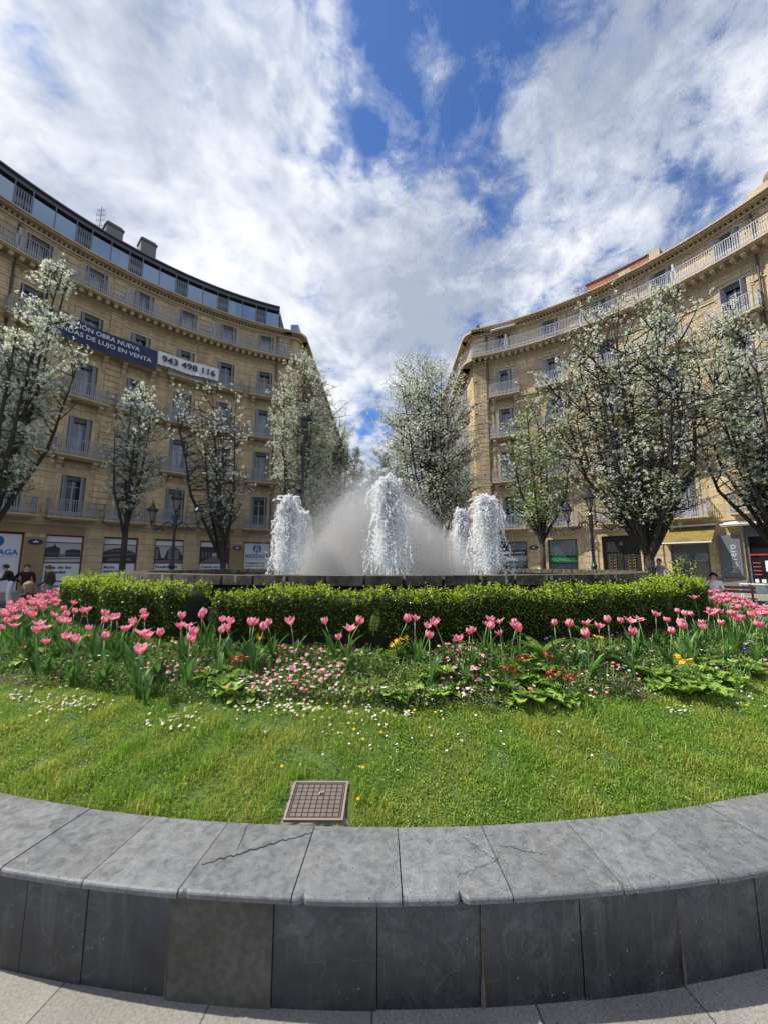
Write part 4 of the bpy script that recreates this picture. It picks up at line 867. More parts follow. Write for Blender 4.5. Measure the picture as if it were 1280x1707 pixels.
# low ground cover in the bed
BEDP = np.array([ground_at(*q) for q in [(rg2.normal(cx_, sx_), min(1172, rg2.normal(cy_, sy_))) for n, cx_, cy_, sx_, sy_ in ((110, 530, 1135, 50, 18), (90, 790, 1120, 45, 22), (60, 280, 1130, 40, 12), (60, 930, 1090, 50, 12), (70, 660, 1175, 110, 6), (50, 1050, 1100, 60, 25), (40, 450, 1160, 40, 8), (40, 120, 1110, 60, 14), (30, 990, 1150, 40, 12), (40, 1230, 1110, 40, 18)) for _ in range(int(n*1.6))]])
hs_ = len(BEDP)//2
for P_, m_, r_ in ((BEDP[::2], PETAL_W, .013), (BEDP[1::2], PETAL_P, .014)): me, c, nn = disc_field('small_bed_daisies', P_, r_, m_, rg2, 9, .3, .085); link('small_bed_daisies', me, kind='stuff')
R3 = np.random.default_rng(23)
def cover_pts(n, rmin, rmax, thr=72):
    th = R3.uniform(-thr, thr, n); r = np.sqrt(R3.uniform(rmin**2, rmax**2, n)); x = GC[0]+r*np.sin(np.radians(th)); y = GC[1]-r*np.cos(np.radians(th))
    f = .5+.5*np.sin(x*3.1+2)*np.sin(y*4.7+x)+.25*np.sin(x*8+1)
    k = (r < bed_edge(th)+.02) & (R3.random(n) < np.clip(.35+f, .22, 1)); return x[k], y[k], f[k]
x, y, f = cover_pts(190000, 6.22, 7.06); hh = .012+.085*R3.random(len(x))**1.3*np.clip(f+.4, .35, 1.3)
link('ground_cover', npmesh('ground_cover', leaves(np.stack([x, y, gz(x, y)+hh], 1), R3.uniform(.012, .026, len(x)), R3, .6, 1.0, .1), 4, QUAD, COVER), kind='stuff')
x, y, f = cover_pts(26000, 6.25, 6.9); 
V = leaves(np.stack([x, y, gz(x, y)+R3.uniform(.01, .06, len(x))], 1), R3.uniform(.03, .07, len(x)), R3, .05, .3)
link('dry_stems', npmesh('dry_stems', V, 4, QUAD, DRYC), kind='stuff')
x, y, f = cover_pts(14000, 6.25, 7.0); a = R3.uniform(0, 2*pi, len(x)); L = R3.uniform(.06, .16, len(x)); w = .005
P0 = np.stack([x, y, gz(x, y)-.005], 1); D = np.stack([np.cos(a)*.35, np.sin(a)*.35, np.ones(len(x))], 1); S = np.stack([-np.sin(a), np.cos(a), 0*a], 1)*w
V = np.stack([P0-S, P0+S, P0+D*L[:, None]*.6+S, P0+D*L[:, None]*.6-S, P0+D*L[:, None]+np.stack([np.cos(a), np.sin(a), 0*a], 1)*L[:, None]*.15], 1)
link('grassy_leaves', npmesh('grassy_leaves', V.reshape(-1, 3), 5, [(0, 1, 2, 3), (3, 2, 4)], TULEAF), kind='stuff')
# ------------------------------------------------------------------ buildings
FL = [4.62, 8.62, 12.55, 16.30, 20.25]; WH = [2.75, 2.72, 2.65, 2.50, 2.0]; WW = 1.28
CORN = 23.0
def BP(a, r, z): a = radians(a); return (BC[0]+r*sin(a), BC[1]+r*cos(a), z)
def curved_wall(a0, a1, z0, z1, openings, stone, parent, name='wall', r=BR, depth=.42):
    """facade sheet with real openings; openings: (a0,a1,z0,z1)"""
    mb = MB(); A = {a0, a1}; Z = {z0, z1}
    for o in openings: A |= {o[0], o[1]}; Z |= {o[2], o[3]}
    A = sorted(A); Z = sorted(Z); A2 = []
    for p, q in zip(A[:-1], A[1:]):
        n = max(1, int(math.ceil((q-p)/2.0))); A2 += [p+(q-p)*i/n for i in range(n)]
    A2.append(A[-1])
    def hole(a, z): return any(o[0] < a < o[1] and o[2] < z < o[3] for o in openings)
    for p, q in zip(A2[:-1], A2[1:]):
        for s, t in zip(Z[:-1], Z[1:]):
            if hole((p+q)/2, (s+t)/2): continue
            u0, u1 = radians(p)*r, radians(q)*r
            mb.face([BP(p, r, s), BP(q, r, s), BP(q, r, t), BP(p, r, t)], [(u0, s), (u1, s), (u1, t), (u0, t)])
    for p, q, s, t in openings:
        n = max(1, int(math.ceil((q-p)/2.0)))
        for i in range(n):
            b, c = p+(q-p)*i/n, p+(q-p)*(i+1)/n
            mb.face([BP(b, r, s), BP(c, r, s), BP(c, r+depth, s), BP(b, r+depth, s)]); mb.face([BP(b, r, t), BP(c, r, t), BP(c, r+depth, t), BP(b, r+depth, t)])
        for b in (p, q): mb.face([BP(b, r, s), BP(b, r, t), BP(b, r+depth, t), BP(b, r+depth, s)], [(0, s), (0, t), (.4, t), (.4, s)])
    return put(mb, name, stone, parent)
# --- shared window, balcony pieces (local x along the wall, y into the wall, z up)
def win_meshes(h, w=WW):
    f = MB(); t = .07; y0, y1 = .20, .28
    f.box(-w/2, w/2, y0, y1, h-.09, h); f.box(-w/2, w/2, y0, y1, 0, .10)
    for s in (-1, 1): f.box(min(s*w/2, s*(w/2-t)), max(s*w/2, s*(w/2-t)), y0, y1, .10, h-.09)
    f.box(-.045, .045, y0-.012, y1-.01, .10, h-.09)
    f.box(-w/2+t, -.045, y0+.012, y1-.02, h*.74, h*.74+.05); f.box(.045, w/2-t, y0+.012, y1-.02, h*.74, h*.74+.05)
    f.box(-w/2+t, -.045, y0+.012, y1-.02, .10, .42); f.box(.045, w/2-t, y0+.012, y1-.02, .10, .42)
    p = MB(); p.box(-w/2+t, w/2-t, .262, .275, .1, h-.09)
    s = MB(); s.box(-.21, .21, -.02, .02, .03, h-.04)
    for k in range(2): s.box(-.15, .15, -.026, -.0205, .12+k*(h*.5), h*.45+k*(h*.5)-.05)
    f.box(-w/2, w/2, .05, .195, h-.30, h-.001, 1)  # added head box, its dark colour stands for shade under the recess soffit
    return f.mesh('window', [FRAME, FRAME_D]), p.mesh('pane', GLASS), s.mesh('shutter', SHUT)
WM = {}
def get_win(h):
    if h not in WM:
        f, p, s = win_meshes(h); p2 = p.copy(); p2.materials[0] = GLASS_C; WM[h] = (f, p, p2, s)
    return WM[h]
def local_rot(a): return -radians(a)
def place_window(parent, loc, rot, h, rg):
    f, p, p2, s = get_win(h); w = link('window', f, parent, loc, rot); link('pane', p2 if rg.random() < .42 else p, w)
    oa = rg.uniform(.75, 1.15)
    for sg in (-1, 1): link('shutter', s, w, (sg*(WW/2-.035-.21*cos(oa)), -.04, 0), sg*-oa if sg < 0 else oa-pi)
    return w
def baluster(mb, M, h):
    r = .013
    def bx(x0, x1, y0, y1, z0, z1): mb.box(x0, x1, y0, y1, z0, z1, 0, M)
    bx(-r, r, -r, r, 0, h); bx(-r*2.6, r*2.6, -r*1.6, r*1.6, .15, .36); bx(-r*1.7, r*1.7, -r*1.6, r*1.6, .46, .54); bx(-r*1.6, r*1.6, -r*1.4, r*1.4, h-.17, h-.12)
def balcony_meshes(w, dp, h=1.05):
    sl = MB(); sl.box(-w/2-.08, w/2+.08, -dp-.08, 0, -.10, 0); sl.box(-w/2, w/2, -dp, 0, -.17, -.1005); sl.box(-w/2+.12, w/2-.12, -dp+.14, 0, -.24, -.1705)
    rl = MB()
    def run(p, q):
        p, q = Vector(p), Vector(q); L = (q-p).length; n = int(L/.115); dv = (q-p).normalized(); ang = atan2(dv.y, dv.x)
        for i in range(n+1): baluster(rl, Matrix.Translation(p+(q-p)*i/n) @ Matrix.Rotation(ang, 4, 'Z'), h)
        M = Matrix.Translation(p) @ Matrix.Rotation(ang, 4, 'Z'); rl.box(0, L, -.025, .025, h, h+.04, 0, M); rl.box(0, L, -.014, .014, .10, .125, 0, M)
    run((-w/2, -dp, 0), (w/2, -dp, 0)); run((-w/2, -.03, 0), (-w/2, -dp+.1, 0)); run((w/2, -.03, 0), (w/2, -dp+.1, 0))
    br = MB(); prof_ = [(0, 0), (-.62*dp/.7, 0), (-.62*dp/.7, -.14), (-.50, -.20), (-.40, -.34), (-.22, -.42), (-.20, -.60), (-.12, -.78), (0, -.84)]
    for x0 in (-.13,):
        vs = [(x, y, z-.242) for x in (-.13, .13) for y, z in prof_]; n = len(prof_)
        br.poly(vs, [tuple(range(n)), tuple(range(n, 2*n))[::-1]]+[(i, (i+1) % n, n+(i+1) % n, n+i) for i in range(n)])
    return sl, rl, br
_s, _r, _b = balcony_meshes(2.45, .72)
BAL = {}
for nm, tr in (('L', TRIM), ('R', TRIM_R)): BAL[nm] = (_s.mesh('balcony', tr), _r.mesh('railing', IRON_L if nm == 'L' else IRON_G), _b.mesh('bracket', tr))
def place_balcony(parent, loc, rot, side, brackets=True):
    s, r, b = BAL[side]; o = link('balcony', s, parent, loc, rot); link('railing', r, o)
    if brackets:
        for x in (-.92, .92): link('bracket', b, o, (x, 0, 0))
    return o
def facade(bld, side, a_in, a_out, cols, pil, stone, trim, shops, corner):
    """curved plaza front; a_in < a_out in degrees"""
    rg = random.Random(5 if side == 'L' else 9); hw = degrees(WW/2/BR); ops = []
    for c in cols:
        for z, h in zip(FL, WH): ops.append((c-hw, c+hw, z, z+h))
    for s in shops: ops.append((s[0], s[1], s[2], s[3]))
    curved_wall(a_in, a_out, 0, CORN-.3, ops, stone, bld)
    # backing behind windows so that no sky shows through
    mb = MB(); mb.cbox(a_in+.2, a_out-.2, BR+.43, BR+.6, 0, CORN-.3, BC, 0, 2); put(mb, 'inner_wall', INT, bld)
    for ci, c in enumerate(cols):
        for k, (z, h) in enumerate(zip(FL, WH)):
            place_window(bld, BP(c, BR, z), local_rot(c), h, rg)
            if k < 4: place_balcony(bld, BP(c, BR-.004, z), local_rot(c), side, not (k == 0))
    tr = MB(); g = .0
    # mouldings: profile bands all round
    def band(z0, z1, pr, a0=a_in, a1=a_out, skip=True, mi=0):
        segs = [(a0, a1)]
        if skip:
            cuts = sorted((c-hw-.12, c+hw+.12) for c in cols); segs = []; p = a0
            for q, w in cuts:
                hit = any(z < z1 and z+h > z0 for z, h in zip(FL, WH))
                if hit: segs.append((p, q)); p = w
            segs.append((p, a1))
        for p, q in segs:
            if q-p > .05: tr.cbox(p, q, BR-pr, BR+.05, z0, z1, BC, mi, 2)
    band(4.26, 4.40, .16, skip=False); band(4.08, 4.26, .07, skip=False)
    for z in FL[1:4]:
        band(z-.20, z-.06, .11, skip=False); band(z-1.12, z-1.02, .075); band(z-1.19, z-1.12, .04)
    band(FL[3]+WH[3]-.55, FL[3]+WH[3]-.45, .06); band(FL[4]-.62, FL[4]-.50, .06, skip=False); band(FL[4]+WH[4]-.42, FL[4]+WH[4]-.34, .05)
    band(0.0, .75, .05, skip=False) if False else None
    put(tr, 'string_course', trim, bld)
    # window surrounds and carved panels
    sr = MB()
    for c in cols:
        for k, (z, h) in enumerate(zip(FL, WH)):
            sr = MB(); w1 = hw+degrees(.20/BR); zt = z+h
            sr.cbox(c-w1, c-hw-.01, BR-.05, BR+.04, z, zt+.20, BC); sr.cbox(c+hw+.01, c+w1, BR-.05, BR+.04, z, zt+.20, BC); sr.cbox(c-hw-.008, c+hw+.008, BR-.052, BR+.04, zt+.012, zt+.20, BC)
            if k in (3, 4): sr.cbox(c-w1-.35, c+w1+.35, BR-.09, BR+.04, zt+.21, zt+.30, BC); sr.cbox(c-w1-.30, c-w1-.02, BR-.035, BR+.04, zt-.7, zt+.205, BC); sr.cbox(c+w1+.02, c+w1+.30, BR-.035, BR+.04, zt-.7, zt+.205, BC)
            if k in (1, 2, 3):   # carved scroll band between the brackets under the balcony
                for q in (-1, 1):
                    for m in range(3):
                        aa = c+q*degrees((.18+m*.2)/BR); sr.cbox(aa-.12, aa+.12, BR-.045-.01*m, BR+.02, z-.66+.05*(m % 2), z-.50+.05*(m % 2), BC)
                sr.cbox(c-.18, c+.18, BR-.07, BR+.02, z-.72, z-.46, BC)
            put(sr, 'window_surround', trim, bld)
    # recessed looking panels between windows under the top balcony
    for p, q in zip(cols[:-1], cols[1:]):
        m = (p+q)/2
        if any(abs(m-x) < 1.5 for x in pil): continue
        for z0, z1 in ((FL[3]+WH[3]-.35, FL[4]-.75), ):
            a, b = m-1.9, m+1.9; sr = MB()
            sr.cbox(a, b, BR-.03, BR+.02, z1-.05, z1, BC); sr.cbox(a, b, BR-.03, BR+.02, z0, z0+.05, BC); sr.cbox(a, a+.12, BR-.032, BR+.02, z0+.052, z1-.052, BC); sr.cbox(b-.12, b, BR-.032, BR+.02, z0+.052, z1-.052, BC)
            put(sr, 'wall_panel', trim, bld)
    # rusticated pilasters
    for p in pil:
        pl = MB(); z = 4.42; w = 1.02
        while z < CORN-.6:
            hh = .40
            if FL[4]-.66 < z < FL[4]: z = FL[4]+.02; continue
            pl.cbox(p-w, p+w, BR-.10, BR+.05, z+.02, min(z+hh, CORN-.55), BC, 0, 2); z += .42
        put(pl, 'pilaster', stone, bld)
        pg = MB(); z = .9
        while z < 3.3: pg.cbox(p-w*1.05, p+w*1.05, BR-.07, BR+.05, z, z+.42, BC); z += .45
        pg.cbox(p-w*1.15, p+w*1.15, BR-.12, BR+.05, 3.32, 3.42, BC); pg.cbox(p-w*.8, p+w*.8, BR-.09, BR+.05, 3.46, 4.05, BC)
        put(pg, 'pilaster', trim, bld)
    # top balcony
    tb = MB(); z = FL[4]; e0, e1 = a_in, a_out
    tb.cbox(e0, e1, BR-.92, BR+.02, z-.11, z, BC); tb.cbox(e0, e1, BR-.84, BR+.02, z-.19, z-.1105, BC); tb.cbox(e0, e1, BR-.20, BR+.02, z-.50, z-.1905, BC)
    b = put(tb, 'top_balcony', trim, bld)
    mo = MB(); a = e0+.4
    while a < e1: mo.cbox(a-.27, a+.27, BR-.66, BR-.201, z-.42, z-.1910, BC, 0, 2, rt=BR-.74); a += 1.22
    put(mo, 'modillion', trim, b)
    rl = MB(); a = e0; stp = degrees(.115/(BR-.84)); i = 0
    while a < e1:
        M = Matrix.Translation(BP(a, BR-.84, z)) @ Matrix.Rotation(local_rot(a), 4, 'Z'); baluster(rl, M, 1.05)
        if i % 52 == 26: rl.box(-.06, .06, -.03, .03, 0, 1.45, 0, M); rl.box(-.16, .16, -.03, .03, .25, .95, 0, M)
        i += 1; a += stp
    rl.cbox(e0, e1, BR-.865, BR-.815, z+1.05, z+1.09, BC); rl.cbox(e0, e1, BR-.854, BR-.826, z+.10, z+.125, BC)
    put(rl, 'railing', IRON_L if side == 'L' else IRON_G, b)
    # cornice
    cn = MB()
    for z0, z1, pr in ((CORN-.62, CORN-.50, .10), (CORN-.498, CORN-.36, .22), (CORN-.20, CORN-.10, .62), (CORN-.098, CORN, .74)): cn.cbox(e0, e1, BR-pr, BR+.3, z0, z1, BC)
    a = e0
    while a < e1-.3: cn.cbox(a, a+.30, BR-.30, BR-.05, CORN-.355, CORN-.202, BC); a += .62
    put(cn, 'cornice', trim, bld)
    return rg
# ===== left building
LA0, LA1 = -86.0, -19.7
Lb = thing('apartment_building', 'curved sandstone apartment block on the left with a dark glazed attic storey', 'building', (0, 0, 0))
lcols = [-83.3, -76.0, -68.7, -61.4, -54.1, -47.0, -39.65, -32.3, -24.8]
lshop = [(-64.4, -58.9, .12, 3.55), (-56.6, -52.0, .12, 3.50), (-49.5, -44.7, .12, 3.52), (-42.2, -37.5, .12, 3.52), (-35.0, -29.8, .12, 3.52), (-27.3, -22.2, .12, 3.52)]
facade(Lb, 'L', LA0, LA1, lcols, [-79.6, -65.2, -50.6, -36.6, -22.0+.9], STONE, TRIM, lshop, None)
for p, q in zip([LA0]+[s[1] for s in lshop], [s[0] for s in lshop]+[LA1]): mb = MB(); mb.cbox(p+.02, q-.02, BR-.05, BR+.02, 0, .85, BC); put(mb, 'plinth', PLINTH, Lb)
# ground floor brown render over the stone between the openings
for p, q, z0, z1 in ((-58.85, -56.65, .86, 3.3), (-29.75, -27.35, .86, 3.3), (-64.3, -52.1, 3.56, 4.07)): mb = MB(); mb.cbox(p, q, BR-.02, BR+.01, z0, z1, BC); put(mb, 'rendered_panel', RENDER, Lb)
# corner turret column and street side
def street_side(b, side, x, y0, y1, stone, trim):
    s = -1 if side == 'L' else 1
    mb = MB(); mb.lathe([(.66, 0), (.66, CORN-.3)], 24, (x+s*.66, y0, 0)); 
    mb2 = MB()
    for z0, z1, r_ in [(z-.2, z-.06, .78) for z in FL[1:4]]+[(4.2, 4.4, .84), (FL[4]-.19, FL[4], 1.45), (CORN-.5, CORN-.3, .9), (CORN-.2, CORN, 1.4)]: mb2.lathe([(r_, z0), (r_, z1)], 24, (x+s*.66, y0, 0))
    # quoins beside the round corner
    z = 4.45; a = -21.6 if side == 'L' else 21.9
    put(mb, 'round_corner', stone, b, smooth=False); 
    ops = []; ycols = [y0+2.6+i*3.4 for i in range(int((y1-y0-4)/3.4))]
    w = MB(); zs = sorted({0.0, CORN-.3}|{q for z_, h in zip(FL, WH) for q in (z_, z_+h)}|{.3, 3.4}); ys = sorted({y0, y1}|{c+k*WW/2 for c in ycols for k in (-1, 1)})
    for p, q in zip(ys[:-1], ys[1:]):
        for s0, t0 in zip(zs[:-1], zs[1:]):
            iswin = any(abs((p+q)/2-c) < WW/2 for c in ycols) and any(z_ < (s0+t0)/2 < z_+h for z_, h in list(zip(FL, WH))+[(.3, 3.1)])
            xx = x+s*.30 if iswin else x
            w.face([(xx, p, s0), (xx, q, s0), (xx, q, t0), (xx, p, t0)], [(p, s0), (q, s0), (q, t0), (p, t0)])
            if iswin: w.face([(x, p, s0), (xx, p, s0), (xx, p, t0), (x, p, t0)]); w.face([(x, q, s0), (xx, q, s0), (xx, q, t0), (x, q, t0)]); w.face([(x, p, t0), (xx, p, t0), (xx, q, t0), (x, q, t0)])
    put(w, 'street_wall', stone, b)
    for z0, z1, pr in [(z-.2, z-.06, .11) for z in FL[1:4]]+[(4.2, 4.4, .16), (FL[4]-.19, FL[4], .85), (CORN-.5, CORN-.3, .22), (CORN-.2, CORN, .72)]:
        mb2.box(min(x-s*pr, x+s*.02), max(x-s*pr, x+s*.02), y0+.3, y1, z0, z1)
    put(mb2, 'corner_mouldings', trim, b)
    rgs = random.Random(3); rot = pi/2 if side == 'L' else -pi/2
    for c in ycols:
        for k, (z_, h) in enumerate(zip(FL, WH)):
            place_window(b, (x+s*.0, c, z_), rot, h, rgs)
            if k < 4: place_balcony(b, (x-s*.004, c, z_), rot, side, k > 0)
    rl = MB(); n = int((y1-y0)/.23)
    for i in range(n): baluster(rl, Matrix.Translation((x-s*.78, y0+i*.23, FL[4])), 1.05)
    rl.box(x-s*.78-.025, x-s*.78+.025, y0, y1, FL[4]+1.05, FL[4]+1.09)
    k = 26
    for i in range(k):
        aa = pi*i/k if side == 'L' else pi*i/k; ang = -pi*.5+aa*.62-.3 if side == 'L' else -pi*.5-aa*.62+.3
        rl.box(-.013, .013, -.013, .013, 0, 1.05, 0, Matrix.Translation((x+s*.66+1.38*cos(ang), y0+1.38*sin(ang), FL[4])))
    put(rl, 'street_railing', IRON_G, b)
street_side(Lb, 'L', -8.0, 34.15, 72, STONE, TRIM)
def pipe(b, a, z0, z1, r=BR-.12):
    m = MB(); m.tube([BP(a, r, z0), BP(a, r, z1)], .055, 8); put(m, 'downpipe', mat('dark_downpipe', (.05, .045, .045), .5), b)
pipe(Lb, -22.6, 4.4, CORN-.6, BR-.16); pipe(Lb, -64.0, 4.4, CORN-.6, BR-.16)
# flat roof and end wall
def roof(b, a0, a1, m, z=CORN-.02): mb = MB(); mb.cbox(a0, a1, BR+.25, BR+13, z-.25, z, BC); put(mb, 'roof', m, b)
roof(Lb, LA0, LA1, ZINC); 
mb = MB(); mb.cbox(LA0, LA0+.02, BR+.0, BR+13, 0, CORN-.3, BC); mb.cbox(LA0, -30, BR+12.8, BR+13, 0, CORN-.3, BC); put(mb, 'rear_wall', RENDER, Lb)
# glazed attic
a0, a1 = LA0, -22.4; AR = BR-.52; ATOP = 25.22
mb = MB(); mb.cbox(a0, a1, AR+.75, AR+.80, CORN, ATOP-.35, BC); mb.cbox(a0, a1, AR+.80, BR+6, CORN, CORN+.05, BC); put(mb, 'attic_glazing', mat('attic_dark_glazing', (.04, .09, .17), .08, spec=.9), Lb)
mb = MB(); mb.cbox(a0, a1, AR-.05, BR+7, ATOP-.12, ATOP, BC, 0, 2, rt=AR-.02); mb.cbox(a0, a1, AR+.10, BR+7, ATOP-.42, ATOP-.121, BC); mb.cbox(a0, a1, AR+.55, AR+.749, ATOP-.72, ATOP-.421, BC)
mb.cbox(a0, a1, AR+1.2, BR+6.9, CORN+.051, ATOP-.421, BC, 0, 3)
put(mb, 'attic_roof', ZINC, Lb)
a = a0; i = 0; rg = random.Random(8)
while a < a1-.6:
    w = 2.75 if i % 3 != 2 else 2.1; w = min(w, a1-a)
    if i % 3 == 2:
        sl = MB(); q = a+.1
        while q < a+w-.15: sl.cbox(q, q+.13, AR+.06, AR+.10, CORN+.02, CORN+1.38, BC); q += .30
        sl.cbox(a+.05, a+w-.05, AR+.05, AR+.11, CORN+1.38, CORN+1.42, BC); put(sl, 'slatted_screen', ZINC_L, Lb)
    else: gl = MB(); gl.cbox(a+.08, a+w-.08, AR+.06, AR+.085, CORN+.02, CORN+1.42, BC); put(gl, 'glass_balustrade', GLASS_A, Lb)
    fr = MB(); fr.cbox(a-.05, a+.05, AR+.04, AR+.12, CORN, ATOP-.43, BC); put(fr, 'attic_post', ZINC_L, Lb); a += w; i += 1
mb = MB(); mb.poly([BP(a1+.05, AR+.1, CORN), BP(a1+1.5, AR+.6, CORN), BP(a1+1.5, BR+5, CORN), BP(a1+.05, BR+5, CORN), BP(a1+.05, AR+.1, ATOP-.43), BP(a1+.3, AR+.5, ATOP-.43), BP(a1+.3, BR+5, ATOP-.43), BP(a1+.05, BR+5, ATOP-.43)], [(0, 1, 5, 4), (1, 2, 6, 5), (4, 5, 6, 7), (2, 3, 7, 6)])
put(mb, 'sloping_attic_end', ZINC, Lb)
mb = MB(); mb.box(-8.75, -8.05, 33.6, 34.6, CORN, CORN+1.1); put(mb, 'corner_glass_screen', GLASS_A, Lb)
for cA, zt in ((-51.4, 27.6), (-46.3, 27.9)):
    m = MB(); M = Matrix.Translation(BP(cA, BR+2.2, 25.66)) @ Matrix.Rotation(local_rot(cA), 4, 'Z'); hh = zt-25.66+.35
    m.box(-.55, .55, -.55, .55, 0, hh-.32, 0, M); m.box(-.62, .62, -.62, .62, hh-.318, hh-.18, 1, M); m.box(-.5, .5, -.5, .5, hh-.1799, hh, 1, M); put(m, 'chimney', [mat('weathered_zinc_cladding', (.16, .15, .15), .6), ZINC], Lb)
def antenna(b, loc, h, seed):
    m = MB(); x, y, z = loc; m.tube([(x, y, z), (x, y, z+h)], .03, 6)
    for k, zz in enumerate((.55, .68, .80, .92)):
        L = .34-.05*(k % 2); m.tube([(x-L, y, z+h*zz), (x+L, y, z+h*zz)], .014, 4)
        for q in (-1, -.5, .5, 1): m.tube([(x+q*L, y, z+h*zz-.16), (x+q*L, y, z+h*zz+.16)], .012, 4)
    m.tube([(x-.22, y, z+h*.42), (x, y, z+h*.36), (x+.22, y, z+h*.42)], .014, 4); put(m, 'antenna', mat('reddish_antenna', (.22, .15, .14), .5), b)
p = BP(-53.2, BR+2.3, 25.6); antenna(Lb, p, 3.6, 1)
# ---- posters in the left shop windows
def poster(a0_, a1_, kind, lines=(), logo=False, label=''):
    c = (a0_+a1_)/2; w = radians(a1_-a0_-.34)*BR; r = BR+.16
    o = thing('shop_window_poster', label, 'poster', BP(c, r, 0), local_rot(c), 'printed posters in the shop windows of the left block')
    f = MB(); f.box(-w/2-.10, w/2+.10, -.01, .05, 3.42, 3.52); f.box(-w/2-.10, -w/2, -.01, .05, .12, 3.42); f.box(w/2, w/2+.10, -.01, .05, .12, 3.42)
    if not logo: f.box(-w/2, w/2, -.012, .05, 3.00, 3.06); f.box(-w/2, w/2, -.012, .05, 1.72, 1.80)
    put(f, 'frame', REDF, o)
    for q0, q1 in (((.12, 3.42),) if logo else ((.12, 1.72), (3.06, 3.42))): s = MB(); s.box(-w/2, w/2, .0, .02, q0, q1); put(s, 'sheet', POSTER, o)
    t = MB()
    if logo:
        n = 40; R_ = .34 if w > 2 else .33; cz = 2.98; cx_ = 0
        for side_ in (-1, 1):   # disc split by a white letter A
            pts = [(R_*cos(pi/2+side_*pi*k/n), R_*sin(pi/2+side_*pi*k/n)) for k in range(n+1)]
            poly = [(side_*-abs(x) if False else x, y) for x, y in pts]
            inner = [(side_*-.02*0, 0)]
            t.poly([(cx_+x*1.0, -.004, cz+y) for x, y in poly], [tuple(range(len(poly)))], 1)
        A_ = [(-.20, -.34), (-.10, -.34), (-.055, -.12), (.03, -.12), (.03, -.34), (.10, -.34), (.10, .34), (.02, .34)]
        t.poly([(cx_+x, -.008, cz+y) for x, y in [(-.22, -.33), (-.14, -.34), (.0, .33), (-.06, .34)]], [(0, 1, 2, 3)], 2); t.poly([(cx_+x, -.0082, cz+y) for x, y in [(.06, -.35), (.12, -.34), (.12, .33), (.06, .35)]], [(0, 1, 2, 3)], 2)
        t.poly([(cx_+x, -.0084, cz+y) for x, y in [(-.13, -.10), (.06, -.10), (.06, -.03), (-.10, -.03)]], [(0, 1, 2, 3)], 2)
        flat(t, fit_text('AREIZAGA', w*.92, .34, .03), 0, 2.36, -.004, 1)
        t.box(-w*.46, w*.46, -.006, -.003, 2.09, 2.105, 1)
        z = 1.78
    else: z = 1.47
    for ln in lines:
        tv = fit_text(ln, min(w*.92, .105*len(ln)*(1.25 if not logo else 1.05)), .20 if not logo else .155, .035); flat(t, tv, -w*.46+min(w*.92, .105*len(ln)*(1.25 if not logo else 1.05))/2+.02, z, -.004, 0); z -= .29 if not logo else .25
    put(t, 'print', [BLACK, BLUEP, POSTER], o)
    if kind:
        ph = MB(); W_ = w; z0, z1 = 1.80, 3.00; ph.box(-W_/2, W_/2, .0, .02, z0, z1, 0); Z = lambda q: z0+(z1-z0)*q; X = lambda q: -W_/2+W_*q
        def pg(pts, mi, dy): ph.poly([(X(x), -dy, Z(y)) for x, y in pts], [tuple(range(len(pts)))], mi)
        if kind == 'plaza':
            pg([(0, 0), (1, 0), (1, .28), (0, .22)], 0, .002); pg([(0, .25), (.0, .72), (.12, .80), (.20, .82), (.24, 1.0), (.28, .82), (.40, .72), (.40, .25)], 2, .003); pg([(.55, .28), (.55, .62), (.75, .70), (.98, .66), (1, .28)], 2, .003); pg([(.38, .25), (.38, .42), (.56, .42), (.56, .27)], 1, .004)
            for i in range(7): pg([(.03+i*.05, .40), (.055+i*.05, .40), (.055+i*.05, .48), (.03+i*.05, .48)], 1, .005); pg([(.58+i*.055, .42), (.61+i*.055, .42), (.61+i*.055, .5), (.58+i*.055, .5)], 1, .005)
            pg([(0, .12), (1, .16), (1, .22), (0, .20)], 1, .004)
        elif kind == 'bridge':
            pg([(0, 0), (1, 0), (1, .55), (.6, .85), (.3, .80), (0, .60)], 2, .002); pg([(0, .32), (1, .48), (1, .56), (0, .42)], 1, .003); pg([(.1, .08), (.9, .12), (.8, .26), (.2, .22)], 1, .003)
            for i in range(6): pg([(.08+i*.15, .6), (.16+i*.15, .62), (.16+i*.15, .72), (.08+i*.15, .7)], 1, .004)
        elif kind == 'twin':
            pg([(0, .1), (0, .92), (.12, .96), (.18, .62), (.22, .30), (.34, .28), (.42, .75), (.52, .92), (.70, .97), (.86, .84), (.94, .55), (1, .42), (1, .1)], 2, .002); pg([(0, 0), (1, 0), (1, .14), (0, .14)], 1, .003)
            for i in range(7): pg([(.46, .22+i*.09), (.60, .24+i*.09), (.60, .27+i*.09), (.46, .25+i*.09)], 0, .004); pg([(.66, .24+i*.09), (.86, .21+i*.09), (.86, .24+i*.09), (.66, .27+i*.09)], 0, .004); pg([(.01, .24+i*.09), (.12, .22+i*.09), (.12, .25+i*.09), (.01, .27+i*.09)], 0, .004)
        elif kind == 'arcade':
            pg([(0, 0), (1, 0), (1, 1), (0, 1)], 2, .002); pg([(0, 0), (1, 0), (.56, .42), (.44, .42)], 1, .003); pg([(.42, .42), (.58, .42), (.58, .64), (.42, .64)], 0, .004)
            for i in range(3): pg([(.06+i*.12, .3+i*.04), (.12+i*.11, .3+i*.04), (.12+i*.11, .68), (.06+i*.12, .72)], 1, .004); pg([(.94-i*.12, .3+i*.04), (.88-i*.11, .3+i*.04), (.88-i*.11, .68), (.94-i*.12, .72)], 1, .004)
        put(ph, 'photograph', GREYPIC, o)
poster(-64.4, -58.9, None, ['pasante', 'derechos', '3 Tel.'], True, 'white poster with blue round logo at the far left, behind the two standing men')
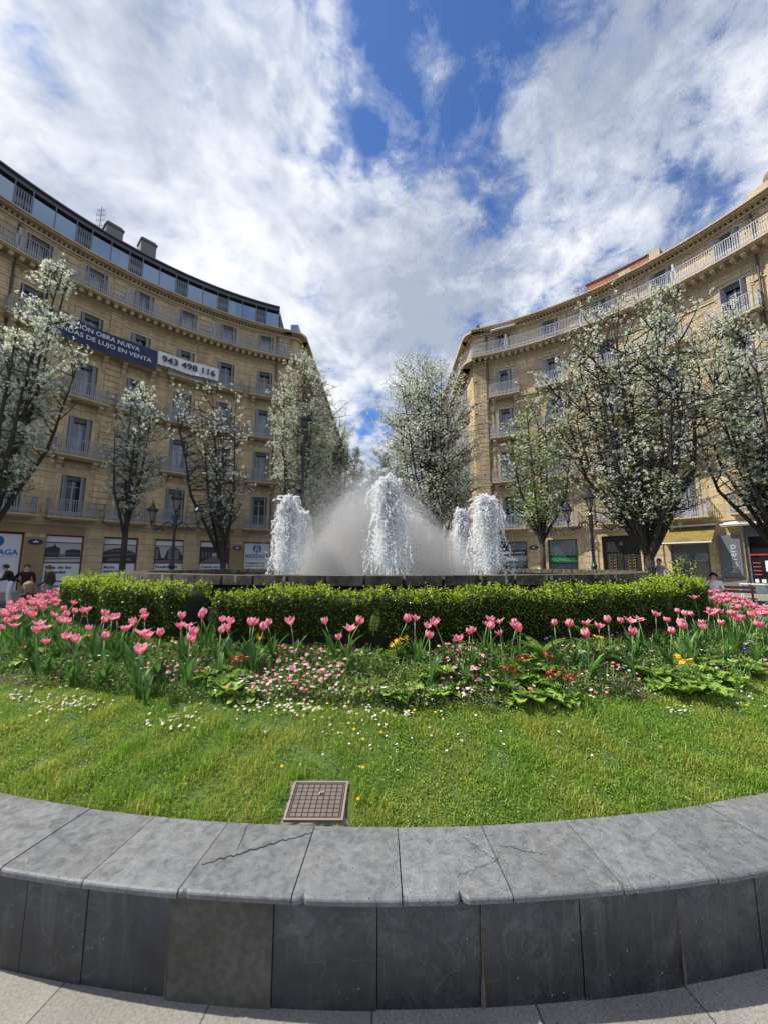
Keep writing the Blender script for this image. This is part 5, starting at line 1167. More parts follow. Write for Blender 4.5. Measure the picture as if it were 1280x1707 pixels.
poster(-56.6, -52.0, 'plaza', ['Una de las', 'fachadas', 'mas', 'publicas', 'de una'], False, 'poster with an old photo of a domed building and bold text Una de las')
poster(-49.5, -44.7, 'bridge', ['Mucho', 'espacio'], False, 'poster with a dark old photo behind the thin tree trunk')
poster(-42.2, -37.5, 'twin', ['Posibilidad', 'de'], False, 'poster with an old photo of two curved blocks, behind the street lamp')
poster(-35.0, -29.8, 'arcade', ['Cuenta con O', 'metros'], False, 'poster with a dark interior photo and the words Cuenta con')
poster(-27.3, -22.2, None, ['Posibilidad de', 'amplia terraza en', 'calle peatonal', 'con'], True, 'white poster with blue round logo nearest the fountain jets')
# ---- banners
def banner(a0_, a1_, z0, z1, m, lab, texts, tm):
    r = BR-.88; mb = MB(); n = 60; V = []
    for i in range(n+1):
        a = a0_+(a1_-a0_)*i/n; sag = .05*sin(pi*i/n*3)+.02*sin(i*1.3)
        for j in range(7):
            t = j/6; V.append(BP(a, r-.02-.018*sin(i*.9+j)-.03*sin(pi*t)*sin(i*.37), z0+(z1-z0)*t+sag*(1-t*.4)-.03))
    mb.poly(V, [(i*7+j, (i+1)*7+j, (i+1)*7+j+1, i*7+j+1) for i in range(n) for j in range(6)])
    o = link('banner', mb.mesh('banner', m, True), None, None, None, None, lab, 'banner')
    t = MB()
    for body, c, z, w, h, b in texts: wrap(t, fit_text(body, w, h, b), c, z, r-.12, BC)
    put(t, 'lettering', tm, o)
banner(-60.4, -44.75, 16.12, 17.62, NAVY, 'long navy banner with white capitals hung on balconies of the left block',
       [('PROMOCIÓN OBRA NUEVA', -54.1, 17.22, 5.35, .40, .0), ('VIVIENDAS DE LUJO EN VENTA', -53.3, 16.60, 6.3, .40, .0)], WHITE)
banner(-44.6, -34.0, 16.62, 17.68, BANW, 'white banner with a black phone number beside the navy banner', [('943 498 116', -39.3, 17.14, 3.85, .52, .022)], BLACK)
def plaque(a, lab):
    c = BP(a, BR-.075, 3.02); o = thing('street_plaque', lab, 'plaque', c, local_rot(a), 'oval navy street name plaques'); m = MB(); n = 32
    m.poly([(.36*cos(2*pi*i/n), -.02, .16*sin(2*pi*i/n)) for i in range(n)]+[(.36*cos(2*pi*i/n), .015, .16*sin(2*pi*i/n)) for i in range(n)], [tuple(range(n))]+[(i, (i+1) % n, n+(i+1) % n, n+i) for i in range(n)]); put(m, 'plate', BLUEPL, o)
    t = MB(); t.box(-.03, .03, -.026, -.021, .05, .10); t.box(-.13, .13, -.026, -.021, -.045, .012); put(t, 'lettering', WHITE, o)
plaque(-57.75, 'oval navy plaque on the brown wall between the two left shop windows'); plaque(-28.5, 'oval navy plaque left of the logo poster beside the fountain jets'); plaque(30.6, 'oval navy plaque on the right block between the two left shopfronts')
# ===== right building
RA0, RA1 = 20.3, 84
Rb = thing('apartment_building', 'curved sandstone apartment block on the right with a salmon rooftop penthouse', 'building', (0, 0, 0))
rcols = [26.6, 35.8, 45.0, 54.1, 62.6, 72.0, 79.0]
rshop = [(24.2, 29.4, .12, 3.55), (33.1, 38.1, .12, 3.62), (42.0, 47.6, .12, 3.72), (51.6, 56.3, .12, 3.40), (60.2, 67.0, .12, 3.9)]
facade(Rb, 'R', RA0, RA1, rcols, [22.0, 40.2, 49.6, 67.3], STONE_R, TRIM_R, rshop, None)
for p, q in zip([RA0]+[s[1] for s in rshop], [s[0] for s in rshop]+[RA1]): mb = MB(); mb.cbox(p+.02, q-.02, BR-.05, BR+.02, 0, .85, BC); put(mb, 'plinth', PLINTH, Rb)
street_side(Rb, 'R', 8.15, 34.05, 72, STONE_R, TRIM_R)
pipe(Rb, 23.4, 4.4, CORN-.6, BR-.16); pipe(Rb, 65.6, 4.4, CORN-.6, BR-.16)
mb = MB(); mb.cbox(RA0, RA1, BR+.25, BR+13, CORN-.25, CORN-.02, BC); put(mb, 'roof', ZINC_L, Rb)
mb = MB(); mb.cbox(30, RA1, BR+12.8, BR+13, 0, CORN-.3, BC); mb.cbox(RA1-.02, RA1, BR, BR+13, 0, CORN-.3, BC); put(mb, 'rear_wall', RENDER, Rb)
mb = MB(); mb.cbox(41.9, 53.2, BR+1.6, BR+6, CORN-.1, 25.16, BC); mb.cbox(41.8, 53.3, BR+1.5, BR+6.1, 25.161, 25.27, BC, 1); mb.cbox(51.9, 53.4, BR+1.4, BR+1.55, CORN, 25.15, BC, 2)
put(mb, 'rooftop_penthouse', [BRICKRED, ZINC_L, TRIM_R], Rb)
p = BP(40.5, BR+1.6, CORN); antenna(Rb, p, 2.45, 2)
for q in ((48.4, 50.3, .28), (66.0, 69.5, .35)): mb = MB(); mb.cbox(q[0], q[1], BR-.70, BR+.2, CORN, CORN+q[2], BC); put(mb, 'parapet_block', TRIM_R, Rb)
for (x_, y_, s_) in ((8.85, 34.0, 1.0), (*BP(68.6, BR+.5, 0)[:2], 1.9)):
    m = MB(); m.lathe([(.45*s_, 0), (.48*s_, .12*s_), (.30*s_, .18*s_), (.42*s_, .45*s_), (.38*s_, .7*s_), (.20*s_, .9*s_), (.16*s_, 1.0*s_), (.22*s_, 1.12*s_), (.16*s_, 1.28*s_), (.03*s_, 1.36*s_)], 18, (x_, y_, CORN)); put(m, 'finial', mat('weathered_brown_stone', (.20, .15, .11), .8), Rb, smooth=True)
# shopfronts of the right block
def shop(a0_, a1_, zt, fn, frame, name, lab, part='frame'):
    c = (a0_+a1_)/2; w = radians(a1_-a0_-.06)*BR; o = thing(name, lab, 'shopfront', BP(c, BR+.14, 0), local_rot(c)); m = MB()
    fn(m, o, w, zt); put(m, part, frame, o)
def s1(m, o, w, zt):
    m.box(-w/2, w/2, 0, .06, zt-.10, zt); m.box(-w/2, -w/2+.08, 0, .06, .12, zt-.1); m.box(w/2-.08, w/2, 0, .06, .12, zt-.1); m.box(-w/2+.08, w/2-.08, 0, .05, 1.90, 1.96)
    g = MB(); g.box(-w/2+.08, w/2-.08, .02, .04, .12, 1.9); g.box(-w/2+.08, w/2-.08, .02, .04, 2.85, zt-.1); put(g, 'pane', GLASS, o)
    s = MB(); s.box(-w/2+.02, w/2-.02, -.05, .03, 2.42, 2.84); sg = put(s, 'sign_board', mat('black_sign_board', (.012, .012, .014), .35), o); t = MB(); flat(t, fit_text('MAURICE CAMPOS', w*.80, .15, .01), 0, 2.63, -.056); put(t, 'lettering', WHITE, sg)
    b = MB(); b.box(-w/2+.08, w/2-.08, .0, .015, 1.97, 2.41); put(b, 'blind', mat('pale_shop_blind', (.35, .37, .38), .6), o)
shop(24.2, 29.4, 3.55, s1, FRAME_D, 'shopfront', 'dark shopfront with small white capitals on a black sign board, behind the right water jets')
def s2(m, o, w, zt):
    m.box(-w/2, w/2, 0, .06, zt-.08, zt, 0); m.box(-w/2, -w/2+.10, 0, .06, .12, zt-.08); m.box(w/2-.10, w/2, 0, .06, .12, zt-.08); m.box(.08, .16, 0, .05, .12, 1.72); m.box(-w/2+.1, w/2-.1, 0, .05, 2.30, 2.38)
    g = MB(); g.box(-w/2+.10, w/2-.10, .03, .045, .12, 1.72); g.box(-w/2+.10, w/2-.10, .03, .045, 2.38, zt-.08); put(g, 'pane', GLASS, o)
    s = MB(); s.box(-w/2+.03, w/2-.03, -.06, .028, 1.78, 2.28); sg = put(s, 'sign_board', GREEN, o); t = MB(); flat(t, fit_text('DONOSTI', w*.78, .24, .045), 0, 2.03, -.066); put(t, 'lettering', GREENL, sg)
shop(33.1, 38.1, 3.62, s2, GREEN, 'shopfront', 'shopfront with a dark green fascia board reading DONOSTI')
def s3(m, o, w, zt):
    m.box(-w/2, w/2, 0, .08, zt-.12, zt); m.box(-w/2, w/2, -.02, .06, 2.55, 2.72); m.box(-.05, .05, -.02, .06, .12, 2.55); m.box(-w/2, -w/2+.1, 0, .08, .12, zt-.12); m.box(w/2-.1, w/2, 0, .08, .12, zt-.12)
    m.box(-w/2+.1, w/2-.1, .03, .07, .12, 2.55); m.box(-w/2+.1, w/2-.1, .035, .07, 2.72, zt-.12)
    for sg in (-1, 1):
        d = MB(); rg = random.Random(2); cx_ = sg*w*.25; pw = w*.15
        for k in range(7):
            z = .75+k*.22
            for q in (-1, 1):
                pts = [(cx_+q*(.03+.12*(1-cos(t))/2*1.4+.02), -.01, z+.10*sin(t)) for t in [i*2*pi/10 for i in range(11)]]; d.tube(pts, .016, 4)
            d.tube([(cx_-.14, -.012, z+.11), (cx_+.14, -.012, z+.11)], .012, 4)
        d.tube([(cx_-.2, -.01, .6), (cx_-.2, -.01, 2.35), (cx_+.2, -.01, 2.35), (cx_+.2, -.01, .6), (cx_-.2, -.01, .6)], .018, 4)
        put(d, 'iron_grille', GOLD, o)
    k = MB(); k.lathe([(.10, 0), (.16, .10), (.14, .24), (.05, .32)], 10, (0, -.02, 3.0)); put(k, 'carved_crest', GOLD, o)
shop(42.0, 47.6, 3.72, s3, BLACK, 'double_door', 'tall black double entrance door with aged gold ironwork grilles', 'door_leaf')
def s4(m, o, w, zt):
    m.box(-w/2, w/2, 0, .07, 2.35, zt); m.box(-w/2, -w/2+.10, 0, .07, .12, 2.35); m.box(w/2-.10, w/2, 0, .07, .12, 2.35); m.box(-.10, .02, 0, .07, .12, 2.35); m.box(.02, w/2-.1, .0, .05, .12, .6)
    g = MB(); g.box(-w/2+.10, -.10, .03, .045, .12, 2.35); g.box(.02, w/2-.10, .03, .045, 1.95, 2.35); put(g, 'pane', GLASS, o)
    d = MB(); d.box(.03, w/2-.11, .01, .04, .61, 1.94); d.box(.08, w/2-.16, -.004, .009, 1.90, 1.925, 1); put(d, 'door_screen', [mat('khaki_screen', (.17, .18, .14), .7), WHITE], o)
shop(51.6, 56.3, 3.40, s4, GREYSHOP, 'shopfront', 'grey framed shopfront shaded by the mustard awning')
def s5(m, o, w, zt):
    m.box(-w/2, w/2, -.05, .07, 3.25, zt); m.box(-w/2, -w/2+.14, -.04, .07, .12, 3.25); m.box(w/2-.14, w/2, -.04, .07, .12, 3.25); m.box(-w/2+.14, w/2-.14, 0, .05, .12, .5)
    g = MB(); g.box(-w/2+.14, w/2-.14, .03, .045, .5, 3.25); put(g, 'pane', mat('shop_window_glass', (.012, .013, .016), .05, spec=.9), o)
    r = MB(); r.box(-w/2+.14, w/2-.14, -.03, .02, 2.16, 2.24); put(r, 'red_strip', RED, o)
    pp = MB(); rg = random.Random(4)
    pp.box(-w/2+.75, -w/2+1.45, -.0, .025, 1.25, 1.85, 0); pp.box(-w/2+.98, -w/2+1.2, -.004, -.001, 1.40, 1.66, 1)
    for i in range(9): x0 = -w/2+.22+i*.29; pp.box(x0, x0+rg.uniform(.14, .24), .0, .025, .62, .62+rg.uniform(.18, .34), rg.choice([0, 2, 3, 0]))
    for i in range(4): pp.box(-w/2+.20, -w/2+.55, .0, .025, 1.05+i*.22, 1.09+i*.22, 3)
    put(pp, 'display_sheets', [WHITE, BLACK, mat('beige_book_cover', (.45, .38, .28), .5), mat('pink_book_cover', (.5, .12, .13), .5)], o)
shop(60.2, 67.0, 3.9, s5, GREYSHOP, 'shopfront', 'wide grey shopfront with a red strip and books on display, at the right edge')
m = MB(); m.cbox(57.5, 59.9, BR-.13, BR-.055, .9, 3.38, BC); o = link('shop_sign', m.mesh('shop_sign', GREYSHOP), None, label='tall grey panel with the word herrero written vertically beside the book shop', cat='sign')
t = MB(); tv = fit_text('herrero', 1.62, .36, .004); tv = ([(-y, x) for x, y in tv[0]], tv[1]); wrap(t, tv, 58.95, 2.0, BR-.14, BC); put(t, 'lettering', GREYL, o)
# awnings
def awning(a0_, a1_, z1, pr, drop, m, lab, bar=WHITE, valance=.12):
    c = (a0_+a1_)/2; w = radians(a1_-a0_)*BR; o = thing('awning', lab, 'awning', BP(c, BR-.06, z1), local_rot(c)); q = MB(); n = 14; V = []
    for i in range(n+1):
        for j in range(5): t = j/4; V.append((-w/2+w*i/n, -pr*t, -drop*t-.05*sin(pi*t)+.012*sin(i*1.9)*t))
    V2 = [(x, y, z-.012) for x, y, z in V]; N = len(V); F = [(i*5+j, (i+1)*5+j, (i+1)*5+j+1, i*5+j+1) for i in range(n) for j in range(4)]
    q.poly(V+V2, F+[tuple(N+k for k in f[::-1]) for f in F]+[(0, 1, N+1, N), (n*5, n*5+4, N+n*5+4, N+n*5)]); q.box(-w/2, w/2, -pr-.012, -pr, -drop-valance, -drop)
    put(q, 'cloth', m, o); b = MB(); b.box(-w/2-.03, w/2+.03, -.12, .05, .0, .12); b.box(-w/2-.02, w/2+.02, -pr-.05, -pr-.014, -drop-.04, -drop+.03)
    for s_ in (-1, 1): b.tube([(s_*(w/2-.1), -.06, -.25 if drop > .5 else -.05), (s_*(w/2-.1), -pr*.55, -drop*.75), (s_*(w/2-.1), -pr+.02, -drop)], .018, 6)
    put(b, 'frame', bar, o)
awning(50.3, 57.4, 4.04, 1.25, 1.05, AWN, 'mustard yellow awning with darker patches over the grey shopfront on the right')
awning(58.4, 68.2, 4.06, .55, .06, AWNW, 'retracted cream awning above the book shop at the right edge')
awning(24.6, 29.4, FL[4]+2.42, .75, .22, AWNW, 'small cream awning over the top floor window beside the right street corner')
# mailbox-like small brass plates by the doors
# ------------------------------------------------------------------ street lamps
def lantern(mb, c, s, mg):
    x, y, z = c; n = 6
    def ring(r, zz): return [(x+r*cos(2*pi*k/n+.3), y+r*sin(2*pi*k/n+.3), z+zz) for k in range(n)]
    g0, g1 = ring(.075*s, .12*s), ring(.20*s, .56*s); mg.poly(g0+g1, [(k, (k+1) % n, n+(k+1) % n, n+k) for k in range(n)])
    for k in range(n): mb.tube([g0[k], g1[k]], .014*s, 4)
    mb.lathe([(.03*s, -.08*s), (.045*s, 0), (.10*s, .05*s), (.09*s, .12*s)], 8, c); mb.lathe([(.27*s, .56*s), (.29*s, .60*s), (.24*s, .66*s), (.12*s, .78*s), (.07*s, .92*s), (.035*s, .98*s), (.015*s, 1.12*s)], 8, c)
    for k in range(n): w = 2*pi*k/n; mb.tube([(x+.27*s*cos(w), y+.27*s*sin(w), z+.58*s), (x+.29*s*cos(w), y+.29*s*sin(w), z+.70*s)], .018*s, 4)
def scroll(mb, M, r0, turns, n=22, w=.018, dirn=1):
    pts = []
    for i in range(n): t = i/(n-1); r = r0*(1-t*.8); a = dirn*turns*2*pi*t; pts.append(M @ Vector((r*cos(a), 0, r*sin(a))))
    mb.tube(pts, w, 5)
def lamp(label, x, y, rot):
    o = thing('street_lamp', label, 'street lamp', (x, y, 0), rot, 'ornate three lantern street lamps'); o.scale = (.70, .80, .845)
    p = MB(); p.lathe([(.30, 0), (.30, .12), (.22, .20), (.20, .75), (.24, .82), (.16, .95), (.13, 1.75), (.17, 1.85), (.10, 1.98), (.085, 2.1), (.072, 3.55), (.11, 3.6), (.11, 4.28), (.06, 4.36)], 12); put(p, 'post', IRON_D, o)
    a = MB(); put_l = []
    for s_ in (-1, 1):
        a.tube([(s_*.06, 0, 3.72), (s_*.35, 0, 3.98), (s_*.62, 0, 3.86), (s_*.85, 0, 3.62), (s_*1.10, 0, 3.55), (s_*1.24, 0, 3.68), (s_*1.27, 0, 3.84)], .030, 6)
        scroll(a, Matrix.Translation((s_*.40, 0, 3.78)), .20, 1.3, dirn=s_); scroll(a, Matrix.Translation((s_*1.02, 0, 3.66)), .10, 1.1, 16, dirn=-s_); scroll(a, Matrix.Translation((s_*.18, 0, 4.16)), .13, 1.2, 16, dirn=s_); scroll(a, Matrix.Translation((s_*.68, 0, 3.62)), .10, 1.1, 14, dirn=s_)
        put_l.append((s_*1.27, 3.90, 1.0))
    put(a, 'scroll_arms', IRON_D, o)
    for lx, lz, ls in put_l+[(0, 4.42, 1.12)]: L = MB(); g = MB(); lantern(L, (lx, 0, lz), ls, g); l = put(L, 'lantern', IRON_D, o); put(g, 'lantern_glass', LAMPG, l)
x, y, z = at(290, 900, 15.6); lamp('black ornate street lamp with three lanterns in front of the left block', x, y, .12)
x, y, z = at(987, 900, 15.4); lamp('black ornate street lamp with three lanterns, its top hidden in blossom, before the right block', x, y, -.1)
x, y, z = at(508, 700, 21.5)
o = thing('street_light', 'tall plain dark street light rising inside the blossom tree left of the street', 'street light', (x, y, 0)); m = MB(); m.lathe([(.16, 0), (.10, 1.2), (.085, z)], 10); put(m, 'post', IRON_D, o)
m = MB(); m.box(-.22, .42, -.16, .16, z-.02, z+.14); m.box(-.18, .20, -.12, .12, z-.45, z-.03); put(m, 'lamp_head', IRON_D, o)
# ------------------------------------------------------------------ trees
def tree(label, x, y, H, cw, z0, seed, clumps=4500, green=.35, limbs=7, trunk_r=.15, fork=2.6, lean=(0, 0), mg=None, egg=.45, size=1.0, cx0=0.0, group='flowering pear trees round the square', sparse=.0, reach=.27, nsec=3):
    rg = np.random.default_rng(seed); o = thing('blossom_tree', label, 'tree', (x, y, 0), 0, group)
    def env(t):   # crown half width at relative height t
        t = np.clip(t, 0, 1); return cw/2*np.where(t < egg, (.30+.70*(t/egg)**.7), np.sqrt(np.maximum(0, 1-((t-egg)/(1-egg))**2))*.97+.03)
    wood = MB(); top = Vector((lean[0]*.3, lean[1]*.3, fork))
    wood.tube([(0, 0, 0), (rg.normal(0, .03), 0, .3), (lean[0]*.15, lean[1]*.15, fork*.6), tuple(top)], [trunk_r*1.25, trunk_r, trunk_r*.9, trunk_r*.85], 9)
    br = MB(); tips = []
    def curve(p, q, bow, n=6):
        out = []; 
        for i in range(n+1): t = i/n; v = p.lerp(q, t); v.z += bow*sin(pi*t); v += Vector(rg.normal(0, .035, 3))*(p-q).length*.14*sin(pi*t); out.append(v)
        return out
    for i in range(limbs):
        a = 2*pi*(i+rg.uniform(-.3, .3))/limbs; f = rg.uniform(.25, .8) if i else 0.1
        tt = rg.uniform(.72, 1.0) if f < .5 else rg.uniform(.5, .86)
        zz = z0+(H-z0)*tt; e = float(env(tt))*f; q = Vector((cx0*tt+lean[0]+cos(a)*e, lean[1]+sin(a)*e, zz))
        s = top+Vector((0, 0, rg.uniform(-.5, .3)*min(1, fork*.3))); mid = Vector(((s.x+q.x)/2+cos(a)*e*.22, (s.y+q.y)/2+sin(a)*e*.22, s.z+(q.z-s.z)*.45))
        pts = curve(s, mid, 0, 4)+curve(mid, q, .1, 5)[1:]; r0 = trunk_r*rg.uniform(.42, .68)
        br.tube(pts, [r0*(1-.85*k/(len(pts)-1)) for k in range(len(pts))], 6)
        for k in range(2, len(pts)):
            for _ in range(nsec):
                p = pts[k].lerp(pts[k-1], rg.random()); a2 = rg.uniform(0, 2*pi); t2 = min(.99, max(.03, (p.z-z0)/(H-z0)+rg.uniform(.02, .16))); e2 = float(env(t2))*rg.uniform(.55, 1.02)
                q2 = Vector((cx0*t2+lean[0]+cos(a2)*e2, lean[1]+sin(a2)*e2, z0+(H-z0)*t2+rg.uniform(-.2, .3)))
                if (q2-p).length > cw*reach: q2 = p+(q2-p).normalized()*cw*reach*rg.uniform(.5, 1)+Vector((0, 0, cw*.03))
                c2 = curve(p, q2, -.12*rg.random(), 4); br.tube(c2, [r0*.32, r0*.26, r0*.2, r0*.14, r0*.07], 4)
                for m in range(5):
                    p3 = c2[2+m % 3]; q3 = p3+Vector((rg.normal(0, .45), rg.normal(0, .45), rg.uniform(-.05, .75)))*cw*.13; br.tube([p3, p3.lerp(q3, .5)+Vector((0, 0, -.02)), q3], [r0*.10, r0*.08, r0*.05], 3); tips.append((c2[2], c2[-1])); tips.append((p3, q3)); tips.append((p3, q3))
    put(wood, 'trunk', BARK, o, smooth=True); put(br, 'branches', BARK, o)
    T = np.array([[*a_, *b_] for a_, b_ in tips]); n = clumps; w = rg.random(len(T))**3+.01; w[rg.random(len(T)) < sparse] = .0; w /= w.sum()
    idx = rg.choice(len(T), n, p=w); t = rg.random(n)[:, None]**.6; Cc = T[idx, :3]*(1-t)+T[idx, 3:]*t+rg.normal(0, .10*size, (n, 3))
    isg = rg.random(n) < green; hz = (Cc[:, 2]-z0)/(H-z0)
    B = Cc[~isg]; k = 9; P = (B[:, None, :]+rg.normal(0, .027*size, (len(B), k, 3))).reshape(-1, 3)
    link('blossom', npmesh('blossom', leaves(P, rg.uniform(.034, .058, len(P))*size, rg, .9, .25, .1), 4, QUAD, BLOOM), o)
    G = np.concatenate([Cc[isg], Cc[~isg][::4]]); k = 4; P = (G[:, None, :]+rg.normal(0, .07*size, (len(G), k, 3))).reshape(-1, 3)
    link('leaves', npmesh('leaves', leaves(P, rg.uniform(.05, .095, len(P))*size, rg, .5, .1, .15), 4, QUAD, mg or TLEAF), o)
    return o
def tree_px(label, px, d, pytop, pxw, pybot, seed, **kw):
    x = at(px, 900, d)[0]; H = at(px, pytop, d)[2]; z0 = at(px, pybot, d)[2]; cw = pxw*d/FP; return tree(label, x, d, H, cw, z0, seed, **kw)
tree_px('white blossom tree cut by the left edge of the picture', -18, 12.5, 448, 185, 850, 101, clumps=5200, green=.28, trunk_r=.16, cx0=1.2, fork=3.0, limbs=9)
tree_px('slender thinly flowering tree in front of the left block, left of the street lamp', 208, 16.5, 640, 125, 870, 102, clumps=1700, green=.30, trunk_r=.13, limbs=7, cx0=.3, fork=3.2, sparse=.5, reach=.42)
tree_px('sparse forked tree in front of the left block, right of the street lamp', 375, 19.0, 646, 160, 850, 103, reach=.42, clumps=1700, green=.38, trunk_r=.16, limbs=8, cx0=-1.3, fork=1.7, sparse=.5, egg=.75)
tree_px('tall dense blossom tree at the left corner of the street', 500, 23.5, 598, 150, 880, 104, clumps=10000, green=.36, trunk_r=.16, limbs=13, egg=.40, reach=.42)
tree_px('dense grey green blossom tree behind the left street corner tree', 556, 29, 664, 128, 900, 105, clumps=8000, green=.5, trunk_r=.2, limbs=11, reach=.42, size=1.15)
tree_px('small distant tree at the end of the row on the left of the street', 596, 46, 748, 60, 900, 106, clumps=4500, green=.6, limbs=6, size=1.5)
tree_px('distant green tree in the middle of the street end', 622, 62, 768, 66, 905, 107, clumps=4500, green=.7, limbs=6, size=2.0)
tree_px('tall wide blossom tree at the right corner of the street', 732, 23.0, 596, 225, 890, 108, nsec=3, clumps=14500, green=.34, trunk_r=.16, limbs=16, reach=.40, cx0=-.8, egg=.42)
tree_px('distant blossom tree further down the right side of the street', 665, 36, 712, 110, 900, 109, clumps=7000, green=.5, limbs=6, size=1.3)
tree_px('small fresh green tree with few blossoms beside the shopfronts of the right block', 903, 18.5, 668, 190, 910, 110, clumps=3600, reach=.34, green=.66, trunk_r=.13, limbs=9, mg=TLEAF_G, fork=2.6)
tree_px('large spreading blossom tree with a dark forked trunk before the right block', 1078, 15.0, 512, 350, 880, 111, clumps=5000, green=.28, trunk_r=.21, limbs=15, reach=.34, cx0=-.6, mg=TLEAF_G, fork=1.95, egg=.5)
tree_px('upper blossom tree rising highest in front of the right block', 1078, 17.0, 466, 130, 760, 112, clumps=3400, green=.24, trunk_r=.14, limbs=6, cx0=1.95, mg=TLEAF_G, fork=3.4, egg=.6)
tree_px('blossom tree cut by the right edge of the picture', 1296, 13.2, 528, 250, 850, 113, clumps=4700, reach=.33, green=.26, trunk_r=.16, limbs=12, cx0=-1.0, mg=TLEAF_G, fork=2.3, egg=.55)
# far end of the street
fb = thing('apartment_building', 'distant pale block closing the far end of the street behind the mist', 'building', (0, 112, 0)); m = MB(); m.box(-34, 34, 0, 12, 0, 13); put(m, 'wall', mat('far_pale_render', (.34, .30, .24), .9), fb)
m = MB(); m.box(-34.6, 34.6, -.6, 12.6, 13, 13.8); put(m, 'roof', ZINC, fb)
fw_ = None
for i in range(10):
    for k in range(3):
        if fw_ is None: q = MB(); q.box(-.7, .7, -.06, .1, 0, 2.2); fw_ = q.mesh('window', GLASS)
        link('window', fw_, fb, (-20+i*4.4, 0, 1.6+k*3.9))
# ------------------------------------------------------------------ bench, tables
def bench(lab, x, y, rot):
    o = thing('bench', lab, 'bench', (x, y, 0), rot); m = MB()
    for k in range(4): m.box(-1.1, 1.1, -.20+k*.105, -.12+k*.105, .43, .46)
    put(m, 'seat', WOOD, o); m = MB(); m.box(-1.1, 1.1, .22, .25, .62, .72); m.box(-1.1, 1.1, .235, .265, .76, .86); put(m, 'backrest', WOOD, o)
    for s_ in (-1, 1): m = MB(); m.box(s_*1.0-.03, s_*1.0+.03, -.18, -.12, 0, .42); m.box(s_*1.0-.03, s_*1.0+.03, .25, .30, 0, .88); m.box(s_*1.0-.03, s_*1.0+.03, -.18, .25, .385, .425); put(m, 'leg', IRON_D, o)
    return o
bx_, by_, _ = at(1190, 975, 14.3); bench('red brown slatted bench on the right pavement', bx_, by_, radians(-42))
x, y, z = at(1262, 985, 17.5); o = thing('display_table', 'small white legged display table outside the book shop', 'table', (x, y, 0), radians(-50)); m = MB(); m.box(-.55, .55, -.3, .3, .74, .78); put(m, 'table_top', WHITE, o)
for sx_ in (-1, 1):
    for sy_ in (-1, 1): m = MB(); m.box(sx_*.5-.02, sx_*.5+.02, sy_*.26-.02, sy_*.26+.02, 0, .739); put(m, 'leg', WHITE, o)
m = MB(); m.box(-.48, .48, -.31, -.303, .36, .70); put(m, 'front_panel', mat('dusty_blue_panel', (.16, .22, .26), .6), o)
